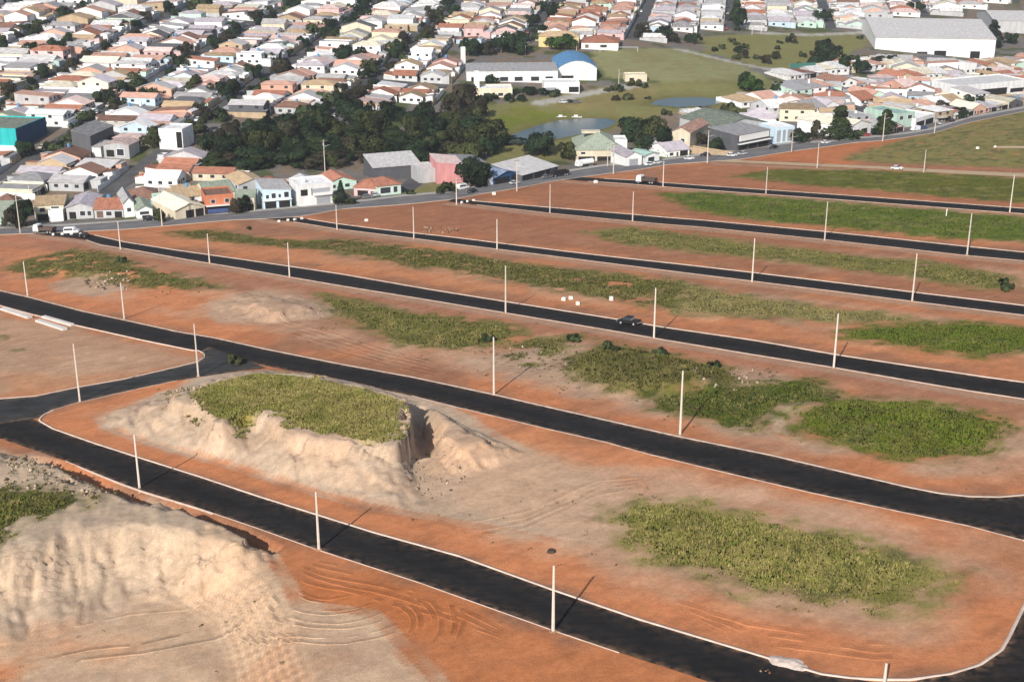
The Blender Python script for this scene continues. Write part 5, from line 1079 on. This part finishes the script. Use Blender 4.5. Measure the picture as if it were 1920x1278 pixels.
for k, (a, b, s) in enumerate([(915, 640, 1.2), (1150, 655, 1.6), (1240, 668, 1.4), (1335, 690, 1.2), (1885, 545, 1.4), (1880, 530, 1.0), (1075, 640, 1.2), (470, 430, .9), (228, 492, 1.4)]):
    ptree(a, b, 'bush', s * 1.3, s * 2, ['dark clump beside the second-road pole over the pale soil', 'dark bush topping the brown-green heap, left one', 'dark bush topping the brown-green heap, right one', 'dark bush at the right end of the brown-green heap', 'dark bush at the right edge in the straw strip, lower one', 'dark bush at the right edge in the straw strip, upper one', 'lone dark bush between the third road and the heap', 'small bush in the grass below the light blue house', 'dark bush in the left olive grass patch'][k], 'bushes on the building plots')

# ------------------------------------------------------------------ vehicles
tyre_m = mat('tyre_rubber', (.02, .02, .02), .9, .1); rim_m = mat('wheel_rim', (.4, .4, .4), .4, .1); lampg_m = mat('lamp_glass', (.7, .68, .6), .2, .1); red_m = mat('tail_lamp', (.4, .02, .02), .3, .1)
PAINT = {'white': (.8, .8, .79), 'black': (.02, .02, .022), 'silver': (.45, .46, .47), 'red': (.35, .03, .03), 'grey': (.15, .155, .16), 'blue': (.04, .08, .22), 'green': (.05, .12, .07), 'beige': (.5, .44, .33)}
def paint(c): return mat('car_paint_' + c, PAINT[c], .45, .04, 1, spec=.15 if c == 'black' else .45)
def wheel(r, x, y, rad=.33):
    m = MB(); m.cyl((x, y - .11, rad), (x, y + .11, rad), rad, rad, 12); t = m.build('wheel', tyre_m, r)
    s = -1 if y < 0 else 1; m = MB(); m.cyl((x, y + s * .10, rad), (x, y + s * .125, rad), rad * .6, rad * .55, 10); m.build('rim', rim_m, t)
def loft(prof_w, mi=0):      # list of (x, halfwidth, z) outline: prism with per-point half width
    m = MB(); n = len(prof_w); v = [(x, -w, z) for x, w, z in prof_w] + [(x, w, z) for x, w, z in prof_w]
    m.add(v, [(k, (k + 1) % n, n + (k + 1) % n, n + k) for k in range(n)] + [tuple(range(n))[::-1], tuple(range(n, 2 * n))]); return m
def car(x, y, rz, kind, colr, label=None, group=None, dz=.1):
    z = float(H(np.array([x]), np.array([y]), False)[0]) + dz
    r = empty({'pickup': 'pickup_truck', 'van': 'van', 'truck': 'truck', 'tanker': 'tanker_truck'}.get(kind, 'car'), (x, y, z), rz); p = paint(colr)
    e = .05; dx = T0(x + math.cos(rz), y + math.sin(rz)) - T0(x - math.cos(rz), y - math.sin(rz)); r.rotation_euler = (0, -math.atan2(float(dx), 2), rz)
    if kind == 'car':
        loft([(-2.05, .78, .35), (-2.1, .82, .62), (-1.95, .84, .92), (-1.1, .86, .96), (.75, .86, .93), (1.85, .8, .78), (2.08, .76, .55), (2.05, .74, .3), (0, .84, .25)]).build('body', p, r)
        loft([(-1.75, .74, .93), (-1.25, .62, 1.38), (.15, .62, 1.42), (.95, .74, .93)]).build('cabin_glass', glass_m, r)
        loft([(-1.3, .64, 1.36), (-1.1, .6, 1.45), (.05, .6, 1.48), (.25, .64, 1.38)]).build('roof', p, r)
        ws = ((-1.3, .33), (1.3, .33)); L = 2.07; W = .82
    elif kind == 'pickup':
        loft([(-2.6, .88, .5), (-2.62, .9, .78), (-2.6, .9, 1.12), (1.0, .92, 1.12), (2.3, .88, 1.02), (2.6, .84, .85), (2.62, .84, .5), (0, .9, .42)]).build('body', p, r)
        loft([(-.95, .84, 1.1), (-.8, .72, 1.66), (.75, .72, 1.7), (1.4, .84, 1.1)]).build('cabin_glass', glass_m, r)
        loft([(-.82, .74, 1.62), (-.7, .7, 1.74), (.65, .7, 1.78), (.85, .74, 1.62)]).build('roof', p, r)
        MB().box(-2.5, -.78, 1.122, -1.05, .78, 1.13).build('cargo_bed', dark_m, r); m = MB(); m.box(-1.05, -.8, 1.13, -.97, .8, 1.5); m.build('roll_bar', steel_m, r)
        m = MB(); m.box(2.6, -.85, .5, 2.72, .85, .7); m.box(-2.74, -.85, .55, -2.62, .85, .72); m.build('bumper', steel_m, r)
        ws = ((-1.65, .4), (1.65, .4)); L = 2.63; W = .88
    elif kind == 'van':
        loft([(-2.4, .9, .35), (-2.42, .92, 1.2), (-2.35, .84, 2.15), (1.1, .84, 2.2), (1.9, .88, 1.3), (2.4, .86, 1.0), (2.45, .84, .4)]).build('body', p, r)
        loft([(1.15, .82, 2.05), (1.86, .9, 1.35), (1.5, .91, 1.3), (.9, .91, 1.3), (.9, .86, 2.0)]).build('windscreen', glass_m, r); MB().box(-2.2, -.93, 1.3, .6, -.9, 1.9).build('side_window', glass_m, r)
        ws = ((-1.5, .36), (1.6, .36)); L = 2.44; W = .86
    else:
        loft([(1.6, 1.15, .7), (1.6, 1.15, 2.9), (3.2, 1.1, 3.0), (3.7, 1.12, 2.0), (3.8, 1.15, .7)]).build('cab', p, r)
        loft([(3.15, 1.0, 2.85), (3.72, 1.05, 2.0), (3.62, 1.17, 1.95), (2.3, 1.17, 1.95), (2.3, 1.13, 2.75)]).build('windscreen', glass_m, r)
        MB().box(-4.2, -.5, .7, 1.6, .5, 1.0).build('chassis', dark_m, r)
        if kind == 'tanker':
            m = MB(); m.cyl((-4.1, 0, 2.0), (1.4, 0, 2.0), 1.15, 1.15, 16); m.build('tank', p, r); m = MB(); m.cyl((-1.3, 0, 3.1), (-1.3, 0, 3.35), .35, .35, 10); m.build('hatch', steel_m, r)
        else:
            m = MB(); m.box(-4.2, -1.2, 1.05, 1.4, 1.2, 1.2)
            for yy in (-1.2, 1.12): m.box(-4.2, yy, 1.2, 1.4, yy + .08, 2.1)
            m.box(-4.2, -1.12, 1.2, -4.1, 1.12, 2.0); m.box(1.3, -1.12, 1.2, 1.4, 1.12, 2.4); m.build('dump_body', p if colr != 'white' else mat('dump_body_dark', (.1, .07, .06), .7), r)
        ws = ((-3.2, .5), (-2.1, .5), (2.7, .5)); L = 3.8; W = 1.15
    for wx, rad in ws:
        for s in (-1, 1): wheel(r, wx, s * (W - .08), rad)
    zz = .62 if kind in ('car',) else .85
    for s in (-1, 1):
        MB().box(L - .04, s * W * .72 - .14, zz, L + .03, s * W * .72 + .14, zz + .16).build('headlight', lampg_m, r)
        MB().box(-L - (.4 if L > 3 else .03), s * W * .75 - .1, zz, -L + .06, s * W * .75 + .1, zz + .16).build('tail_light', red_m, r)
    tag(r, label, {'pickup': 'pickup', 'van': 'van', 'truck': 'truck', 'tanker': 'truck'}.get(kind, 'car'), group)
    if not label: register(r, '%s %s' % (colr, 'car on a town street' if kind == 'car' else kind), x, y, z)
    return r
def pcar(px, py, ang, *a, **k):
    x, y = U([(px, py)], lambda p, q: H(p, q, False))[0]; return car(x, y, ang, *a, **k)
RD = math.atan2(*(U([(1100, 602)])[0] - U([(1250, 622)])[0])[::-1])
AV = lambda px: math.atan2(*(U([(px + 30, np.interp(px + 30, *zip(*AVE_NEAR)))])[0] - U([(px - 30, np.interp(px - 30, *zip(*AVE_NEAR)))])[0])[::-1])
pcar(1180, 608, RD, 'pickup', 'black', 'black pickup truck standing on the third asphalt road', dz=.08)
pcar(1212, 344, RD, 'truck', 'white', 'dump truck with white cab and dark body on the sixth asphalt road', dz=.1)
pcar(1682, 318, RD + math.pi, 'car', 'white', 'white car driving on the pale dirt road', dz=.1)
pcar(1095, 313, AV(1095) + math.pi, 'tanker', 'white', 'white tanker truck parked before the wide hip-roofed hall')
for k, (a, b, kd, cl, lb) in enumerate([(868, 356, 'van', 'white', 'white van under the big round tree by the avenue'), (1048, 331, 'truck', 'black', 'black truck parked at the right end of the long shed'), (1025, 335, 'car', 'grey', 'grey car parked before the long open-fronted shed'), (885, 362, 'car', 'black', 'black car in the shade of the big round tree'), (1232, 308, 'car', 'white', 'white car on the avenue right of the mint shed'), (1217, 311, 'car', 'white', 'white car on the avenue before the mint shed'),
        (1292, 300, 'car', 'white', 'white car on the avenue left of the two dark trees'), (1322, 293, 'car', 'black', 'black car parked beside the long low tan wall'), (1372, 294, 'car', 'white', 'white car parked before the dark-framed shop, left one'), (1391, 291, 'car', 'silver', 'silver car parked before the dark-framed shop, right one'), (1548, 270, 'car', 'white', 'white car parked left of the tallest avenue tree'), (1716, 246, 'van', 'white', 'white van parked before the white garage shop'), (1732, 243, 'car', 'blue', 'blue car right of the parked white van'), (1765, 234, 'car', 'silver', 'silver car on the avenue right of the garage shop'), (1785, 229, 'car', 'black', 'black car on the avenue below the market hall'),
        (280, 414, 'car', 'black', 'black car before the small white-fronted house'), (690, 372, 'car', 'grey', 'grey car before the terracotta hip-roofed pair'), (700, 369, 'car', 'silver', 'silver car at the mint-fronted house'), (965, 346, 'car', 'silver', 'silver car before the blue metal shed'), (1600, 258, 'car', 'grey', 'grey car parked right of the tallest avenue tree'), (1625, 256, 'car', 'red', 'red car parked before the deep cream roof'), (1450, 279, 'car', 'black', 'black car before the blue-white latticed house')]):
    pcar(a, b, AV(a) + (math.pi if k % 2 else 0), kd, cl, lb, 'vehicles along the avenue', dz=.22)
pcar(84, 437, RD + .3, 'truck', 'white', 'white truck at the left road end behind the row of blocks', 'vehicles along the avenue', dz=.1)
pcar(135, 438, AV(135), 'van', 'white', 'white van at the mouth of the third asphalt road', 'vehicles along the avenue', dz=.1)
pcar(158, 444, RD, 'car', 'black', 'black car entering the third asphalt road at left', 'vehicles along the avenue', dz=.08)
random.seed(9); cnt = 0
while cnt < 44:
    u_ = random.choice(SU[2:-2]); v_ = random.uniform(20, VMAX - 80); c = wp(u_ + random.choice([-2.6, 2.6]), v_)
    px, py = proj(c[0], c[1], float(T0(*c)))
    if dprime(*c) < 50 or not (5 < px < 1915 and 5 < py < 300) or any(sdf(np.array([c[0]]), np.array([c[1]]), e, 10)[0] > -3 for e in EXC): continue
    car(c[0], c[1], angv + random.choice([0, math.pi]), 'car', random.choice(['white', 'white', 'silver', 'black', 'grey', 'red', 'blue', 'beige']), group='cars parked in the town streets', dz=.2); cnt += 1
for k, (a, b) in enumerate([(905, 187), (975, 186), (1056, 194), (1070, 193), (1082, 194)]):
    pcar(a, b, .3, 'car', ['white', 'silver', 'white', 'black', 'grey'][k], group='cars by the school')

# ------------------------------------------------------------------ blocks, slabs, posts
block_m = mat('limewashed_block', (.80, .76, .68), .9, .12, 1.5)
def block(px, py, s, label, group, tilt=0):
    s *= .68
    x, y = U([(px, py)], lambda p, q: H(p, q, False))[0]; z = G1(x, y); m = MB(); c = .12 * s
    prof = [(-s / 2, 0), (-s / 2, s * .62), (-s / 2 + c, s * .74), (s / 2 - c, s * .78), (s / 2, s * .62), (s / 2, 0)]
    m.prism(prof, -s * .4, s * .4); o = m.build('road_block', block_m); o.location = (x, y, z - .03); o.rotation_euler = (0, 0, random.uniform(0, 3)); tag(o, label, 'block', group)
W4 = ['first', 'second', 'third', 'fourth', 'fifth']
for k, (a, b) in enumerate([(100, 441), (117, 440), (134, 440), (152, 440)]): block(a, b, 1.3, 'white block closing the third road, %s of four from the left' % W4[k], 'white blocks closing the road mouths')
for k, (a, b) in enumerate([(523, 416), (540, 414), (553, 413), (566, 411)]): block(a, b, 1.3, 'white block closing the fourth road, %s of four from the left' % W4[k], 'white blocks closing the road mouths')
for k, (a, b) in enumerate([(866, 381), (876, 379), (888, 377)]): block(a, b, 1.3, 'white block closing the fifth road, %s of three from the left' % W4[k], 'white blocks closing the road mouths')
block(926, 365, 1.8, 'lone white block on orange soil below the blue metal shed', 'white blocks on the plots'); block(1117, 343, 1.9, 'white block at the left end of the sixth asphalt road', 'white blocks on the plots')
block(687, 415, 1.5, 'lone pale block on the brown plot right of the cypress', 'white blocks on the plots')
for k, (a, b) in enumerate([(1057, 563), (1070, 561), (1083, 571)]): block(a, b, 1.4, ['left white stone of three above the third road', 'middle white stone of three above the third road', 'right lower white stone of three above the third road'][k], 'white stones above the third road')
block(1146, 562, 1.6, 'pale stone slab right of the three white stones', 'white stones above the third road')
block(1833, 279, 1.6, 'white block on the far right green field beside the short pale road', 'white blocks on the plots'); block(1866, 276, 1.2, 'small white block at the left end of the short pale road', 'white blocks on the plots')
conc_m = mat('precast_concrete', (.62, .58, .54), .9, .1, 1)
def slab_stack(p0, p1, wd, label):
    a, b = U([p0, p1]); L = float(np.hypot(*(b - a))); ang = math.atan2(b[1] - a[1], b[0] - a[0]); r = empty('kerb_stack', (a[0], a[1], G1(*a)), ang)
    za, zb = G1(*a), G1(*b); sl = (zb - za) / L; n = max(3, int(L / 2.2))
    for k in range(n):
        x0 = L * k / n; x1 = L * (k + .95) / n
        m = MB(); m.add([(x0, 0, x0 * sl), (x1, 0, x1 * sl), (x1, wd, x1 * sl), (x0, wd, x0 * sl), (x0, 0, x0 * sl + .5), (x1, 0, x1 * sl + .5), (x1, wd, x1 * sl + .5), (x0, wd, x0 * sl + .5)], [(0, 3, 2, 1), (4, 5, 6, 7), (0, 1, 5, 4), (1, 2, 6, 5), (2, 3, 7, 6), (3, 0, 4, 7)]); m.build('kerb_stone', conc_m, r)
    tag(r, label, 'kerb stack', 'stacked kerb stones by the second road')
slab_stack((0, 581), (52, 598), 1.3, 'left stack of white kerb stones lying beside the second road'); slab_stack((66, 603), (118, 620), 1.2, 'lower right stack of white kerb stones beside the second road'); slab_stack((78, 596), (133, 612), 1.0, 'upper right stack of white kerb stones beside the second road')
# pale spill and heap on the nearest kerb
xh, yh = U([(1478, 1243)], lambda p, q: H(p, q, False))[0]; zh = G1(xh, yh)
ga, gb = np.meshgrid(np.linspace(-1, 1, 26), np.linspace(-1, 1, 22)); hx = ga * 2.9; hy = gb * 1.7
hz0 = .35; hr = np.sqrt(ga ** 2 + gb ** 2) + .35 * (fbm(hx + 50, hy + 9, 1.2, 3, 8) - .5); hz = .62 * np.clip(1 - hr, 0, 1) ** .8 * (.6 + .8 * fbm(hx, hy, .7, 2, 15)) - .22
ii = (np.arange(21)[:, None] * 26 + np.arange(25)[None, :]).ravel()
ca_, sa_ = math.cos(R(-35)), math.sin(R(-35)); wx_ = (xh + hx * ca_ - hy * sa_).ravel(); wy_ = (yh + hx * sa_ + hy * ca_).ravel(); heap_v = np.c_[wx_, wy_, T0(wx_, wy_) + .06 + hz.ravel()]
o = np_mesh('sand_heap', heap_v, np.c_[ii, ii + 1, ii + 27, ii + 26], mat('pale_sand', (.50, .40, .34), .95, .4, 3), smooth=True)
tag(o, 'small pale sand heap spilled over the nearest kerb at lower right', 'sand heap')
for k, (a, b) in enumerate([(1052, 221), (1081, 221)]):
    zl = LAKES[0][1]; aa, bb, cc = rays(a, b); t_ = (zl - CAMZ) / float(cc); m = loft([(-2.2, .5, 0), (-2.4, .8, .6), (2.2, .7, .7), (2.8, .2, .8), (2.3, .3, .05)]); o = m.build('small_boat', frame_m); o.location = (float(aa) * t_, float(bb) * t_, zl - .1)
    MB().box(-1.2, -.6, .6, .6, .6, 1.5).build('cabin', frame_m, o); tag(o, '%s small white boat on the larger pond' % ['left', 'right'][k], 'boat', 'boats on the pond')
# marker posts in the fields and goal frame
for k, (a, b, hh) in enumerate([(1774, 405, 2.2), (1034, 1034, .5)]):
    x, y = U([(a, b)])[0]
    if k == 0: o = MB().box(-.12, -.12, -.2, .12, .12, hh).build('marker_post', block_m); o.location = (x, y, G1(x, y)); tag(o, 'short pale marker post in the bright green far strip', 'post')
    else:
        m = MB(); m.cyl((0, 0, -.1), (0, 0, .35), .7, .45, 7); o = m.build('stone', mat('dark_stone', (.07, .045, .035), .9)); o.location = (x, y, G1(x, y)); tag(o, 'lone dark stone on the pale plot left of the oval grass', 'stone')
x, y = U([(1156, 97)], H)[0]; m = MB(); m.cyl((0, 0, -.2), (0, 0, 2.4), .1, .1, 6); m.cyl((12, 0, -.2), (12, 0, 2.4), .1, .1, 6); m.cyl((0, 0, 2.4), (12, 0, 2.4), .1, .1, 6); o = m.build('goal_frame', frame_m); o.location = (x, y, G1(x, y) + .1); tag(o, 'white goal frame at the upper edge of the mown field', 'goal')
# green court fence
a, b = U([(1480, 137), (1528, 139)], H); L = float(np.hypot(*(b - a))); r = empty('court_fence', (a[0], a[1], G1(*a)), math.atan2(b[1] - a[1], b[0] - a[0])); MB().box(0, -.03, .1, L, .03, 5.2).build('netting', mat('green_netting', (.05, .16, .13), .9, .1), r)
for k in range(6): MB().cyl((L * k / 5, .1, -1), (L * k / 5, .1, 5.4), .08, .08, 6).build('post', steel_m, r)
tag(r, 'green netting fence of a ball court beside the sloping park', 'fence')
label_all()
# ------------------------------------------------------------------ thin air haze over the whole place
hz_m = bpy.data.materials.new('thin_air'); hz_m.use_nodes = True; hn = hz_m.node_tree; hn.nodes.clear()
ho = hn.nodes.new('ShaderNodeOutputMaterial'); hv = hn.nodes.new('ShaderNodeVolumePrincipled'); hv.inputs['Density'].default_value = .00013; hv.inputs['Color'].default_value = (.86, .90, .96, 1); hv.inputs['Anisotropy'].default_value = .2
hn.links.new(hv.outputs[0], ho.inputs['Volume'])
zlo = float(gz.min()) - 1; zhi = max(float(gz.max()), CAMZ) + 15
hb = MB().box(float(gx.min()) - 20, -440, zlo, float(gx.max()) + 20, float(gy.max()) + 20, zhi).build('haze', hz_m); tag(hb, kind='stuff')
